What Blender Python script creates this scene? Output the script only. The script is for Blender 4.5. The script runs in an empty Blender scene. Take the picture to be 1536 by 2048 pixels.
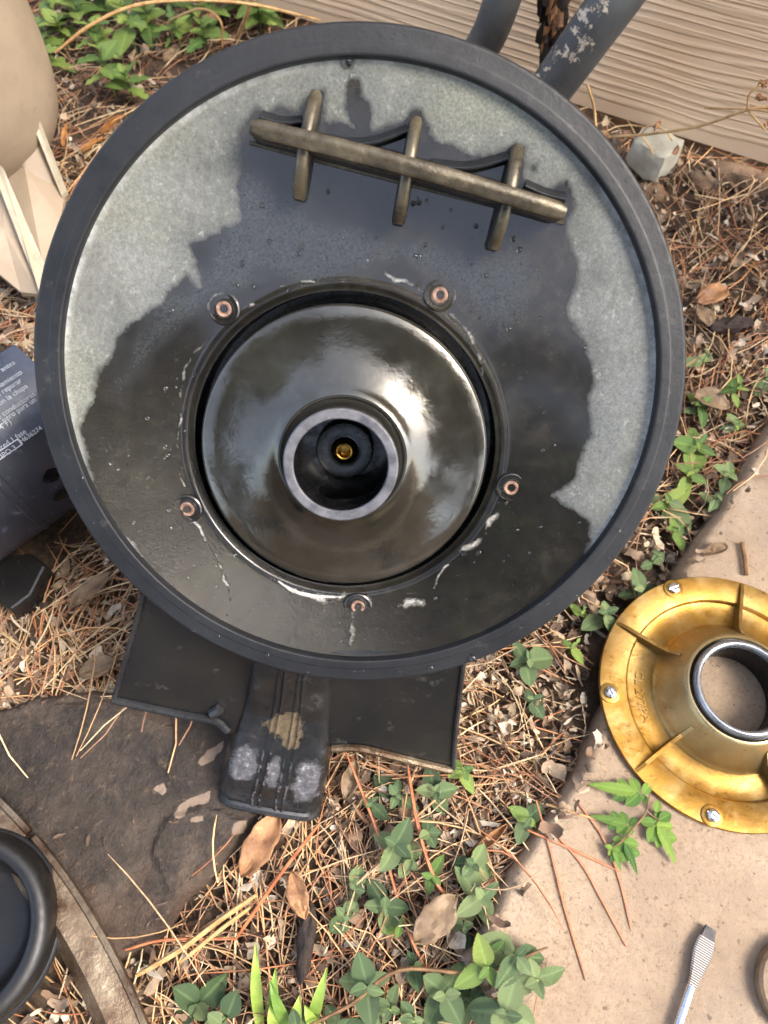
import bpy, math, random
import numpy as np
from mathutils import Vector, noise as mnoise
random.seed(7); rng = np.random.default_rng(7)
SC = bpy.context.scene; COL = SC.collection
# ------------------------------------------------------------------ camera, light
H = 0.48; PITCH = math.radians(64); FPX = 1420.0
cam = bpy.data.objects.new('camera', bpy.data.cameras.new('camera')); COL.objects.link(cam)
cam.location = (0, 0, H); cam.rotation_euler = (math.pi/2 - PITCH, 0, 0)
cam.data.sensor_fit = 'HORIZONTAL'; cam.data.sensor_width = 36; cam.data.lens = 36*FPX/1536
cam.data.clip_start = 0.01; cam.data.clip_end = 300
cam.data.dof.use_dof = True; cam.data.dof.focus_distance = 0.37; cam.data.dof.aperture_fstop = 18
SC.camera = cam
SUN_EL, SUN_AZ = math.radians(50), math.radians(110)      # azimuth clockwise from +Y
world = bpy.data.worlds.new('World'); SC.world = world; world.use_nodes = True
wn = world.node_tree.nodes; wl = world.node_tree.links
sky = wn.new('ShaderNodeTexSky'); sky.sky_type = 'NISHITA'; sky.sun_disc = False
sky.sun_elevation = SUN_EL; sky.sun_rotation = SUN_AZ; sky.dust_density = 3.0; sky.air_density = .7
hz = wn.new('ShaderNodeHueSaturation'); hz.inputs['Saturation'].default_value = .72          # thin bright cloud takes most of the blue out
wl.new(sky.outputs[0], hz.inputs['Color']); wl.new(hz.outputs[0], wn['Background'].inputs[0]); wn['Background'].inputs[1].default_value = 0.15
sl = bpy.data.lights.new('sun', 'SUN'); sl.energy = 0.7; sl.angle = math.radians(24); sl.color = (1, .90, .78)
sun = bpy.data.objects.new('sun', sl); COL.objects.link(sun)
sd = Vector((math.sin(SUN_AZ)*math.cos(SUN_EL), math.cos(SUN_AZ)*math.cos(SUN_EL), math.sin(SUN_EL)))
sun.rotation_euler = sd.to_track_quat('Z', 'Y').to_euler(); sun.location = (3, 1, 4)
SC.view_settings.view_transform = 'Standard'; SC.view_settings.look = 'None'
SC.view_settings.exposure = 2.45; SC.view_settings.gamma = 1
SC.cycles.max_bounces = 8; SC.cycles.transparent_max_bounces = 8

# ------------------------------------------------------------------ geometry helpers
A = np.array
def unit(v): v = A(v, float); return v/np.linalg.norm(v)
CF = A([0, math.cos(PITCH), -math.sin(PITCH)]); CU = A([0, math.sin(PITCH), math.cos(PITCH)]); CR = A([1., 0, 0]); C0 = A([0, 0, H])
def ray(x, y): return CF + CR*(x-768)/FPX - CU*(y-1024)/FPX
def G(x, y, z=0.0):
    d = ray(x, y); return C0 + d*(z-H)/d[2]
def onplane(x, y, P, n):
    d = ray(x, y); return C0 + d*(np.dot(P-C0, n)/np.dot(d, n))
ORG = {}
def mkmesh(name, V, F, mat, smooth=True):
    me = bpy.data.meshes.new(name); me.from_pydata([tuple(map(float, v)) for v in V], [], [tuple(map(int, f)) for f in F])
    for m in (mat if isinstance(mat, (list, tuple)) else [mat]): me.materials.append(m)
    me.validate(); 
    if smooth: me.polygons.foreach_set('use_smooth', [True]*len(me.polygons))
    me.update(); return me
def sharp(me, ang=35):
    try: me.set_sharp_from_angle(angle=math.radians(ang))
    except Exception: pass
def link(o, parent=None):
    COL.objects.link(o)
    if parent is not None: o.parent = parent
    return o
def obj(name, VF, mat, root=None, smooth=True, ang=35, bevel=0, label=None):
    V, F = VF; org = ORG[root.name] if root is not None else None
    V = A(V, float)
    if org is None: org = A([V[:, 0].mean(), V[:, 1].mean(), V[:, 2].min()])
    me = mkmesh(name, V-org, F, mat, smooth)
    if smooth: sharp(me, ang)
    o = bpy.data.objects.new(name, me); link(o, root); ORG[o.name] = org
    if root is None: o.location = org
    if bevel:
        b = o.modifiers.new('bevel', 'BEVEL'); b.width = bevel; b.segments = 2; b.limit_method = 'ANGLE'; b.angle_limit = math.radians(40)
    if label: o['label'] = label
    return o
def tag(o, label, cat, group=None):
    o['label'] = label; o['category'] = cat
    if group: o['group'] = group
    return o
def thing(name, label, cat, loc, group=None):
    o = bpy.data.objects.new(name, None); o.empty_display_size = .02; link(o); o.location = tuple(map(float, loc)); ORG[o.name] = A(loc, float)
    return tag(o, label, cat, group)
def struct(o): o['kind'] = 'structure'; return o
def stuff(o): o['kind'] = 'stuff'; return o
def join(*parts):
    V = []; F = []; n = 0
    for v, f in parts:
        V += [tuple(x) for x in v]; F += [tuple(i+n for i in q) for q in f]; n += len(v)
    return V, F
def lathe(prof, O, X, Y, Z, seg=96, closed=False):
    V = []; F = []; n = len(prof)
    for i in range(seg):
        a = 2*math.pi*i/seg; c = X*math.cos(a)+Y*math.sin(a)
        for r, z in prof: V.append(O + c*r + Z*z)
    m = n if closed else n-1
    for i in range(seg):
        j = (i+1) % seg
        for k in range(m):
            k2 = (k+1) % n
            F.append((i*n+k, j*n+k, j*n+k2, i*n+k2))
    return V, F
def tube(P, R, seg=8, cap=True, flat=1.0):
    P = [A(p, float) for p in P]; n = len(P)
    if not hasattr(R, '__len__'): R = [R]*n
    V = []; F = []; up = A([0, 0, 1.])
    for i, p in enumerate(P):
        t = unit(P[min(i+1, n-1)]-P[max(i-1, 0)])
        s = np.cross(t, up); s = unit(s) if np.linalg.norm(s) > 1e-6 else A([1., 0, 0]); q = np.cross(s, t)
        for k in range(seg):
            a = 2*math.pi*k/seg; V.append(p + R[i]*(s*math.cos(a)+q*math.sin(a)*flat))
    for i in range(n-1):
        for k in range(seg):
            k2 = (k+1) % seg; F.append((i*seg+k, i*seg+k2, (i+1)*seg+k2, (i+1)*seg+k))
    if cap: F += [tuple(range(seg))[::-1], tuple((n-1)*seg+k for k in range(seg))]
    return V, F
def spline(P, n=24):
    P = [A(p, float) for p in P]; P = [2*P[0]-P[1]]+P+[2*P[-1]-P[-2]]; out = []
    m = len(P)-3
    for i in range(m):
        for k in range(n//m+1 if i < m-1 else n//m+2):
            t = k/(n//m+1); a, b, c, d = P[i:i+4]
            out.append(.5*((2*b)+(c-a)*t+(2*a-5*b+4*c-d)*t*t+(-a+3*b-3*c+d)*t**3))
    return out
def prism(poly, z0, z1, fr=None):
    """poly 2D list, extruded; fr = (O,X,Y,Z)"""
    O, X, Y, Z = fr if fr else (A([0, 0, 0.]), A([1., 0, 0]), A([0, 1., 0]), A([0, 0, 1.]))
    n = len(poly); V = [O+X*p[0]+Y*p[1]+Z*z0 for p in poly]+[O+X*p[0]+Y*p[1]+Z*z1 for p in poly]
    F = [tuple(range(n))[::-1], tuple(range(n, 2*n))]+[(i, (i+1) % n, n+(i+1) % n, n+i) for i in range(n)]
    return V, F
def box(c, X, Y, Z, sx, sy, sz):
    c = A(c, float); V = [c+X*(sx*a)+Y*(sy*b)+Z*(sz*d) for d in (-.5, .5) for a, b in ((-.5, -.5), (.5, -.5), (.5, .5), (-.5, .5))]
    return V, [(3, 2, 1, 0), (4, 5, 6, 7), (0, 1, 5, 4), (1, 2, 6, 5), (2, 3, 7, 6), (3, 0, 4, 7)]
EX, EY, EZ = A([1., 0, 0]), A([0, 1., 0]), A([0, 0, 1.])
def polydist(Q, P, closed=True):
    Q = np.asarray(Q, float); P = np.asarray(P, float); d = np.full(len(Q), 1e9); inside = np.zeros(len(Q), bool)
    n = len(P)
    for i in range(n if closed else n-1):
        a, b = P[i], P[(i+1) % n]; ab = b-a; t = np.clip(((Q-a)@ab)/(ab@ab+1e-12), 0, 1)
        d = np.minimum(d, np.linalg.norm(Q-a-t[:, None]*ab, axis=1))
        if closed:
            c = (a[1] > Q[:, 1]) != (b[1] > Q[:, 1])
            with np.errstate(divide='ignore', invalid='ignore'): xi = (b[0]-a[0])*(Q[:, 1]-a[1])/(b[1]-a[1])+a[0]
            inside ^= c & (Q[:, 0] < xi)
    return d, inside

# ------------------------------------------------------------------ materials
def lin(c): return tuple(((x/255)/12.92 if x/255 <= .04045 else ((x/255+.055)/1.055)**2.4) for x in c)
class N:
    def __init__(s, name):
        s.m = bpy.data.materials.new(name); s.m.use_nodes = True; s.t = s.m.node_tree; s.b = s.t.nodes['Principled BSDF']
        s.co = s.t.nodes.new('ShaderNodeTexCoord').outputs['Object']
    def new(s, ty, **k):
        n = s.t.nodes.new(ty)
        for a, v in k.items(): setattr(n, a, v)
        return n
    def L(s, a, b): s.t.links.new(a, b)
    def noise(s, scale, detail=5, rough=.6, co=None, stretch=None, dist=0):
        n = s.new('ShaderNodeTexNoise'); n.inputs['Scale'].default_value = scale; n.inputs['Detail'].default_value = detail
        n.inputs['Roughness'].default_value = rough; n.inputs['Distortion'].default_value = dist
        co = co or s.co
        if stretch:
            mp = s.new('ShaderNodeMapping'); mp.inputs['Scale'].default_value = stretch[:3]
            if len(stretch) > 3: mp.inputs['Rotation'].default_value = (0, 0, stretch[3])
            s.L(co, mp.inputs[0]); co = mp.outputs[0]
        s.L(co, n.inputs['Vector']); return n.outputs['Fac']
    def ramp(s, f, stops):
        r = s.new('ShaderNodeValToRGB'); e = r.color_ramp.elements
        while len(e) < len(stops): e.new(.5)
        for i, (p, c) in enumerate(stops):
            e[i].position = p; e[i].color = (*(c if hasattr(c, '__len__') else (c, c, c)), 1)
        s.L(f, r.inputs[0]); return r.outputs[0]
    def mix(s, f, a, b, mode='MIX'):
        m = s.new('ShaderNodeMix', data_type='RGBA', blend_type=mode)
        for x, i in ((f, 0), (a, 6), (b, 7)):
            if hasattr(x, 'is_linked') or hasattr(x, 'links'): s.L(x, m.inputs[i])
            elif i == 0: m.inputs[0].default_value = x
            else: m.inputs[i].default_value = (*x, 1)
        return m.outputs[2]
    def math(s, op, a, b=None, clamp=False):
        m = s.new('ShaderNodeMath', operation=op); m.use_clamp = clamp
        for x, i in ((a, 0), (b, 1)):
            if x is None: continue
            if hasattr(x, 'links'): s.L(x, m.inputs[i])
            else: m.inputs[i].default_value = x
        return m.outputs[0]
    def attr(s, name):
        a = s.new('ShaderNodeAttribute'); a.attribute_name = name; return a
    def col(s, x):
        if hasattr(x, 'links'): s.L(x, s.b.inputs['Base Color'])
        else: s.b.inputs['Base Color'].default_value = (*x, 1)
    def rough(s, x):
        if hasattr(x, 'links'): s.L(x, s.b.inputs['Roughness'])
        else: s.b.inputs['Roughness'].default_value = x
    def bump(s, h, dist, strength=1.0, prev=None):
        b = s.new('ShaderNodeBump'); b.inputs['Distance'].default_value = dist; b.inputs['Strength'].default_value = strength
        s.L(h, b.inputs['Height'])
        if prev is not None: s.L(prev, b.inputs['Normal'])
        s.L(b.outputs[0], s.b.inputs['Normal']); return b.outputs[0]
def simple(name, c1, c2, scale, rough=.6, bump=.0003, bscale=None, metal=0, c3=None, sp=None, stretch=None):
    n = N(name); f = n.noise(scale, 8, .65, stretch=stretch)
    st = [(.35, c1), (.62, c2)] + ([(.74, c3)] if c3 else [])
    n.col(n.ramp(f, st)); n.b.inputs['Metallic'].default_value = metal
    g = n.noise(scale*2.3, 4); n.rough(n.ramp(g, [(.3, max(rough-.12, .03)), (.7, min(rough+.12, 1))]))
    if bump: n.bump(n.noise(bscale or scale*4, 8, .7, stretch=stretch), bump)
    if sp is not None: n.b.inputs['Specular IOR Level'].default_value = sp
    return n.m

# --- pump face: wet / dry / salt / grime, driven by stain outlines stored on the mesh
def face_mat():
    n = N('oxidised_black_plastic_with_wet_stain')
    wet = n.attr('wet').outputs['Fac']; salt = n.attr('salt').outputs['Fac']
    nf = n.noise(900, 6, .7); n2 = n.noise(160, 6, .7); n3 = n.noise(38, 5, .6); n4 = n.noise(14, 4, .6)
    w = n.math('ADD', wet, n.math('MULTIPLY', n.math('SUBTRACT', n2, .5), 6.0))      # mm inside the wet outline
    w = n.math('ADD', w, n.math('MULTIPLY', n.math('SUBTRACT', nf, .5), 3.0))
    w = n.math('ADD', w, n.math('MULTIPLY', n.math('SUBTRACT', n.noise(60, 3, .5), .5), 7.0)); W = n.math('MULTIPLY', n.math('ADD', w, 1.0), .42, clamp=True); damp = n.math('MULTIPLY', n.math('ADD', w, 11.0), .085, clamp=True)
    ns = n.noise(420, 5, .7, stretch=(1, .35, 1, .5)); dry = n.ramp(n.math('ADD', n.math('ADD', n.math('MULTIPLY', nf, .22), n.math('MULTIPLY', ns, .33)), n.math('MULTIPLY', n3, .45)), [(.34, lin((74, 76, 74))), (.5, lin((104, 106, 102))), (.66, lin((142, 143, 134)))])
    dark = n.ramp(n.math('ADD', n.math('MULTIPLY', n4, .6), n.math('MULTIPLY', n2, .4)), [(.36, (.005, .0042, .003)), (.52, (.013, .011, .0075)), (.66, (.034, .029, .020))])  # warm brown tint puts the ground reflection into the wet colour
    sm = n.math('ADD', n.attr('semi').outputs['Fac'], n.math('MULTIPLY', n.math('SUBTRACT', n3, .5), 22.0)); sm = n.math('MULTIPLY', n.math('ADD', sm, 3.0), .12, clamp=True)
    dark = n.mix(n.math('MULTIPLY', sm, .75), dark, n.ramp(nf, [(.36, (.012, .0135, .015)), (.66, (.052, .056, .057))]))
    eg = n.math('SUBTRACT', 1.0, n.math('MULTIPLY', n.attr('edge').outputs['Fac'], .35), clamp=True)
    dry = n.mix(n.math('MULTIPLY', eg, n.ramp(n2, [(.4, .2), (.6, 1.0)])), dry, lin((174, 177, 176)))
    mo = n.noise(9, 4, .6); dry = n.mix(n.ramp(mo, [(.45, 0.0), (.65, .6)]), dry, n.ramp(nf, [(.35, lin((88, 92, 82))), (.65, lin((146, 148, 128)))]))
    dry = n.mix(n.ramp(n3, [(.5, 0.0), (.7, .5)]), dry, n.ramp(nf, [(.35, lin((58, 64, 70))), (.65, lin((104, 110, 116)))]))
    dry = n.mix(n.math('MULTIPLY', damp, n.ramp(n.noise(26, 6, .7), [(.35, .2), (.62, .85)])), dry, n.ramp(nf, [(.35, lin((54, 58, 60))), (.65, lin((96, 100, 98)))]))
    fl = n.noise(260, 6, .8, stretch=(1, .4, 1, .6)); dry = n.mix(n.ramp(fl, [(.58, 0.0), (.68, .7)]), dry, lin((152, 155, 148)))
    grn = n.ramp(n3, [(.55, 0.0), (.75, .35)])
    dark = n.mix(grn, dark, (.028, .032, .012))
    c = n.mix(W, dry, dark)
    # scuffs
    sc = n.noise(120, 8, .8, stretch=(1, 9, 1, .5)); c = n.mix(n.ramp(sc, [(.66, 0.0), (.74, .22)]), c, (.4, .42, .42))
    m_ = n.math('MULTIPLY', n.math('SUBTRACT', n.noise(95, 3, .6), .40), 5.0, clamp=True)
    S = n.math('MULTIPLY', n.math('MULTIPLY', salt, m_), n.math('ADD', .3, n.math('MULTIPLY', n.noise(520, 8, .85), 1.8)))
    S = n.math('MULTIPLY', n.math('SUBTRACT', S, .42), 2.2, clamp=True); S = n.math('MULTIPLY', S, .85)
    S = n.math('MULTIPLY', S, n.math('GREATER_THAN', salt, .02))
    c = n.mix(S, c, n.ramp(nf, [(.35, lin((96, 94, 86))), (.62, lin((182, 180, 172)))]))
    n.col(c)
    rw = n.ramp(n4, [(.38, .07), (.62, .26)])
    r = n.mix(W, (.72, .72, .72), rw); r = n.mix(S, r, (.55, .55, .55)); n.rough(r)
    b1 = n.bump(n.noise(55, 4, .5), .0006, .3, n.bump(nf, .00025)); n.bump(S, .0012, 1, b1)
    n.b.inputs['Specular IOR Level'].default_value = .4
    n.L(n.math('MULTIPLY', W, .6), n.b.inputs['Coat Weight']); n.b.inputs['Coat Roughness'].default_value = .08; n.b.inputs['Coat IOR'].default_value = 1.6
    return n.m
def plastic(name, base, hi, rough=.42, dust=.35, bump=.00012):
    n = N(name); f = n.noise(22, 8, .65); g = n.noise(260, 8, .75); d = n.noise(75, 8, .72)
    c = n.ramp(f, [(.35, base), (.65, hi)])
    k = n.ramp(d, [(.6, 0.0), (.76, dust)])
    c = n.mix(k, c, (.34, .31, .27)); n.col(c)
    n.rough(n.mix(k, n.ramp(g, [(.3, rough-.1), (.7, rough+.12)]), (.8, .8, .8))); n.bump(g, bump)
    n.b.inputs['Specular IOR Level'].default_value = .55
    return n.m
M = {}
M['face'] = face_mat()
M['rim'] = plastic('black_rubber_rim', (.009, .010, .012), (.020, .0215, .0235), .42, .2, .00028); M['rim'].node_tree.nodes['Principled BSDF'].inputs['Specular IOR Level'].default_value = .38
M['black'] = plastic('black_glossy_plastic', (.012, .013, .015), (.03, .031, .032), .3, .3)
M['gloss'] = plastic('wet_black_plastic', (.008, .009, .010), (.018, .019, .020), .16, .1)
M['wing'] = plastic('dull_black_plastic', (.008, .009, .011), (.018, .017, .015), .18, .16, .00025)
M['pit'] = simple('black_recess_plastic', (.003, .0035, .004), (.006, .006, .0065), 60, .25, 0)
def impeller_mat():
    n = N('polished_bronze_brown_resin'); f = n.noise(30, 7, .65); g = n.noise(240, 6, .7); d = n.noise(60, 6, .7)
    n.col(n.mix(n.ramp(d, [(.55, 0.0), (.75, .5)]), n.ramp(f, [(.3, (.060, .057, .046)), (.55, (.10, .095, .080)), (.75, (.155, .15, .132))]), (.12, .125, .12)))
    n.b.inputs['Metallic'].default_value = .8; n.b.inputs['Specular IOR Level'].default_value = 1.0
    n.rough(n.ramp(n.noise(120, 6, .7), [(.35, .05), (.7, .15)])); n.bump(n.noise(70, 5, .6), .0004, .5, n.bump(n.noise(700, 5, .7), .00003)); return n.m
M['imp'] = impeller_mat()
M['hub'] = simple('grey_worn_hub', lin((76, 77, 82)), lin((116, 116, 120)), 180, .42, .0001, metal=.2)
M['worn'] = simple('worn_tan_over_black_plastic', lin((50, 45, 36)), lin((98, 90, 72)), 60, .26, .0004, 160, metal=.4, c3=lin((164, 154, 130)), stretch=(1, 1, 1))
M['brass'] = simple('brass', (.42, .24, .05), (.62, .38, .09), 200, .25, .0001, metal=1)
M['copper'] = simple('corroded_copper', lin((96, 62, 46)), lin((168, 138, 118)), 420, .5, .0004, metal=.3)
M['cup'] = plastic('sooty_black_rubber', (.005, .005, .005), (.010, .0095, .009), .45, .12)
M['salt'] = simple('white_mineral_crust', lin((130, 128, 120)), lin((206, 203, 194)), 400, .7, .0006, 900)
M['mud'] = simple('dried_mud', lin((98, 84, 64)), lin((135, 118, 92)), 150, .9, .0006, 400)
def foot_mat():
    n = N('wet_black_plastic_foot'); p = n.attr('pale').outputs['Fac']; m = n.attr('mud').outputs['Fac']; f = n.noise(300, 8, .75); g = n.noise(90, 6, .7); nn = n.math('MULTIPLY', n.math('SUBTRACT', g, .5), 1.6)
    c = n.ramp(n.noise(60, 6, .7), [(.35, (.008, .009, .010)), (.6, (.02, .021, .022)), (.72, (.07, .07, .068))])
    P = n.ramp(n.math('ADD', p, nn), [(.2, 0.0), (.6, .9)]); c = n.mix(P, c, n.ramp(f, [(.35, lin((60, 60, 64))), (.55, lin((100, 100, 104))), (.7, lin((176, 176, 178)))]))
    Q = n.ramp(n.math('ADD', m, nn), [(.3, 0.0), (.42, 1.0)]); c = n.mix(Q, c, n.ramp(f, [(.35, lin((70, 58, 42))), (.65, lin((104, 90, 68)))])); n.col(c)
    r = n.mix(P, (.12, .12, .12), (.45, .45, .45)); r = n.mix(Q, r, (.8, .8, .8)); n.rough(r); n.bump(f, .0005); return n.m
M['foot'] = foot_mat()
M['greyblob'] = simple('pale_scuffed_patch', lin((92, 94, 104)), lin((150, 152, 162)), 350, .5, .0007, 700, c3=lin((205, 206, 212)))
def gold_mat():
    n = N('yellow_chromate_cast_metal'); f = n.noise(16, 6, .6); g = n.noise(320, 6, .7); h = n.noise(60, 6, .7)
    c = n.ramp(f, [(.3, (.25, .12, .020)), (.5, (.34, .19, .035)), (.66, (.42, .30, .11)), (.8, (.34, .28, .15))])
    c = n.mix(n.ramp(h, [(.5, 0.0), (.75, .45)]), c, (.55, .47, .27))
    c = n.mix(n.ramp(n.noise(11, 5, .6), [(.46, 0.0), (.6, .7)]), c, (.16, .085, .02)); c = n.mix(n.ramp(n.noise(150, 8, .8), [(.6, 0.0), (.72, .6)]), c, (.14, .09, .04))
    vl = n.new('ShaderNodeVectorMath', operation='LENGTH'); sx = n.new('ShaderNodeVectorMath', operation='MULTIPLY'); sx.inputs[1].default_value = (1, 1, 0); n.L(n.co, sx.inputs[0]); n.L(sx.outputs[0], vl.inputs[0])
    rr = n.ramp(n.math('ADD', n.math('MULTIPLY', vl.outputs['Value'], 10.0), n.math('MULTIPLY', f, .14)), [(.38, .75), (.56, 0.0)]); c = n.mix(rr, c, (.50, .42, .24)); n.col(c)
    n.b.inputs['Metallic'].default_value = .78; n.rough(n.ramp(n.noise(130, 8, .8), [(.35, .24), (.65, .5)])); n.bump(g, .00016); return n.m
M['gold'] = gold_mat()
M['steel'] = simple('bright_steel', (.52, .53, .55), (.66, .66, .68), 250, .22, .00005, metal=1)
M['steel_dk'] = simple('grey_seal_ring', (.24, .26, .28), (.36, .38, .41), 90, .3, 0, metal=.8)
M['rust'] = simple('rusty_stained_clamp_steel', lin((66, 40, 24)), lin((140, 124, 102)), 40, .3, .0006, 260, metal=.7, c3=lin((190, 178, 154)))
M['tank'] = simple('beige_moulded_tank_plastic', lin((150, 134, 114)), lin((166, 150, 129)), 15, .5, .0001, 500)
M['pale'] = simple('cream_plastic', lin((164, 154, 132)), lin((182, 172, 150)), 25, .5, .0002, 300)
for k_ in ('tank', 'pale'):
    nt = M[k_].node_tree; bs_n = nt.nodes['Principled BSDF']; src = bs_n.inputs['Base Color'].links[0].from_socket
    nz_ = nt.nodes.new('ShaderNodeTexNoise'); nz_.inputs['Scale'].default_value = 45; nz_.inputs['Detail'].default_value = 9; nz_.inputs['Roughness'].default_value = .8
    tc_ = nt.nodes.new('ShaderNodeTexCoord'); nt.links.new(tc_.outputs['Object'], nz_.inputs['Vector']); cr = nt.nodes.new('ShaderNodeValToRGB'); cr.color_ramp.elements[0].position = .56; cr.color_ramp.elements[1].position = .72; cr.color_ramp.elements[1].color = (.55, .55, .55, 1)
    nt.links.new(nz_.outputs['Fac'], cr.inputs[0]); mx_ = nt.nodes.new('ShaderNodeMix'); mx_.data_type = 'RGBA'; nt.links.new(cr.outputs[0], mx_.inputs[0]); nt.links.new(src, mx_.inputs[6]); mx_.inputs[7].default_value = (.14, .10, .06, 1); nt.links.new(mx_.outputs[2], bs_n.inputs['Base Color'])
M['white'] = simple('weathered_white_block', lin((160, 156, 138)), lin((190, 187, 170)), 40, .7, .0008, 200)
M['rock'] = simple('brown_rock', lin((96, 76, 58)), lin((146, 120, 94)), 40, .9, .003, 120)
def conduit_mat():
    n = N('grey_conduit_with_flaking_paint'); f = n.noise(30, 6, .6); p = n.noise(40, 9, .72, stretch=(1, .5, 1))
    c = n.ramp(f, [(.3, lin((62, 66, 68))), (.7, lin((92, 95, 95)))])
    z = n.attr('flake').outputs['Fac']
    k = n.ramp(n.math('ADD', p, n.math('MULTIPLY', z, .16)), [(.69, 0.0), (.71, 1.0)]); c = n.mix(k, c, lin((214, 200, 178))); n.col(c); n.rough(.55); n.bump(k, .0006); return n.m
M['conduit'] = conduit_mat()
def motor_mat():
    n = N('dusty_black_motor_shell'); f = n.noise(9, 6, .65); g = n.noise(110, 8, .75)
    c = n.ramp(f, [(.3, lin((34, 36, 44))), (.55, lin((48, 50, 60))), (.75, lin((78, 48, 42)))])
    c = n.mix(n.ramp(g, [(.56, 0.0), (.72, .5)]), c, lin((140, 146, 166))); n.col(c); n.rough(.4); n.bump(g, .0003); return n.m
M['motor'] = motor_mat()
M['label'] = simple('dark_blue_grey_label', lin((46, 52, 66)), lin((84, 92, 108)), 28, .35, .0001, 200)
M['ink'] = simple('white_print', lin((166, 174, 182)), lin((212, 220, 224)), 260, .6, 0)
def stone_mat(name, a, b, c, speck, dk):
    n = N(name); f = n.noise(9, 8, .7); g = n.noise(420, 8, .8); h = n.noise(38, 8, .75)
    col = n.ramp(f, [(.32, a), (.52, b), (.7, c)])
    col = n.mix(n.ramp(g, [(.35, .55), (.5, 0.0)]), col, speck)
    col = n.mix(n.ramp(g, [(.55, 0.0), (.72, .55)]), col, tuple(min(1, x*1.35) for x in c))
    big = n.noise(5.5, 9, .75); col = n.mix(n.ramp(n.math('ADD', n.math('MULTIPLY', big, .6), n.math('MULTIPLY', g, .4)), [(.47, 0.0), (.6, dk)]), col, lin((104, 94, 90)))
    col = n.mix(n.ramp(n.noise(230, 4, .6), [(.62, 0.0), (.68, .6)]), col, lin((84, 70, 60))); n.col(col); n.rough(.85); n.bump(h, .0025, .8, n.bump(g, .0013)); return n.m
M['slab'] = stone_mat('tan_sandstone', lin((162, 139, 116)), lin((182, 160, 134)), lin((190, 172, 152)), lin((104, 84, 66)), .65)
def wet_slab():
    n = N('wet_dark_stone'); f = n.noise(12, 9, .72); g = n.noise(150, 8, .75); h = n.noise(30, 7, .7)
    col = n.ramp(f, [(.34, lin((32, 27, 22))), (.5, lin((60, 51, 43))), (.66, lin((96, 83, 70)))])
    col = n.mix(n.ramp(h, [(.5, 0.0), (.62, .7)]), col, lin((30, 25, 21)))
    col = n.mix(n.ramp(g, [(.56, 0.0), (.68, .6)]), col, lin((124, 104, 84))); col = n.mix(n.ramp(n.noise(5, 5, .7), [(.52, 0.0), (.6, .3)]), col, lin((84, 58, 42)))
    pt = n.math('ADD', n.attr('patch').outputs['Fac'], n.math('MULTIPLY', n.math('SUBTRACT', h, .5), 5.0)); pt = n.ramp(pt, [(.25, 0.0), (.55, .9)])
    col = n.mix(pt, col, lin((150, 130, 112)))
    n.col(col); n.rough(n.ramp(g, [(.35, .42), (.65, .8)])); n.bump(h, .006, 1, n.bump(g, .0022)); return n.m
M['wetslab'] = wet_slab()
M['drypatch'] = simple('dry_tan_stone_patch', lin((146, 126, 108)), lin((176, 156, 138)), 120, .9, .0005, 400)
def soil_mat():
    n = N('dark_soil_and_mulch'); f = n.noise(25, 10, .75); g = n.noise(190, 10, .8)
    col = n.ramp(f, [(.3, lin((42, 33, 26))), (.5, lin((80, 64, 50))), (.7, lin((118, 98, 78)))])
    col = n.mix(n.ramp(g, [(.48, 0.0), (.7, .7)]), col, lin((148, 124, 98))); n.col(col); n.rough(.9); n.bump(g, .004); return n.m
M['soil'] = soil_mat()
def siding_mat():
    n = N('painted_wood_grain_siding'); g = n.noise(1, 3, .55, co=None, stretch=(5, 5, 150), dist=.8)
    uvn = n.attr('along').outputs['Vector']
    mp = n.new('ShaderNodeMapping'); mp.inputs['Scale'].default_value = (6, 190, 1); n.L(uvn, mp.inputs[0])
    tx = n.new('ShaderNodeTexNoise'); tx.inputs['Scale'].default_value = 1; tx.inputs['Detail'].default_value = 2; tx.inputs['Roughness'].default_value = .5
    n.L(mp.outputs[0], tx.inputs['Vector'])
    dn = n.new('ShaderNodeMapping'); dn.inputs['Scale'].default_value = (2.2, 3, 1); n.L(uvn, dn.inputs[0])
    t2 = n.new('ShaderNodeTexNoise'); t2.inputs['Scale'].default_value = 1.6; n.L(dn.outputs[0], t2.inputs['Vector'])
    sep = n.new('ShaderNodeSeparateXYZ'); n.L(uvn, sep.inputs[0])
    ph = n.math('ADD', n.math('MULTIPLY', sep.outputs[1], 900.0), n.math('ADD', n.math('MULTIPLY', t2.outputs['Fac'], 36.0), n.math('MULTIPLY', tx.outputs['Fac'], 9.0)))
    s = n.math('SINE', ph); s = n.math('POWER', n.math('ABSOLUTE', n.math('ADD', n.math('MULTIPLY', s, .5), .5)), 2.2)
    s = n.math('MULTIPLY', s, n.math('GREATER_THAN', sep.outputs[1], .012))
    f = n.noise(8, 6, .6); c = n.ramp(f, [(.3, lin((238, 204, 164))), (.7, lin((244, 216, 180)))])
    c = n.mix(n.math('MULTIPLY', s, .13), c, lin((112, 88, 68))); n.col(c); n.rough(.75)
    n.bump(n.math('SUBTRACT', 1.0, s), .0009, .8); return n.m
M['siding'] = siding_mat()
M['siding2'] = simple('weathered_tan_board', lin((186, 144, 104)), lin((216, 176, 134)), 6, .8, .001, 60)
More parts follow.
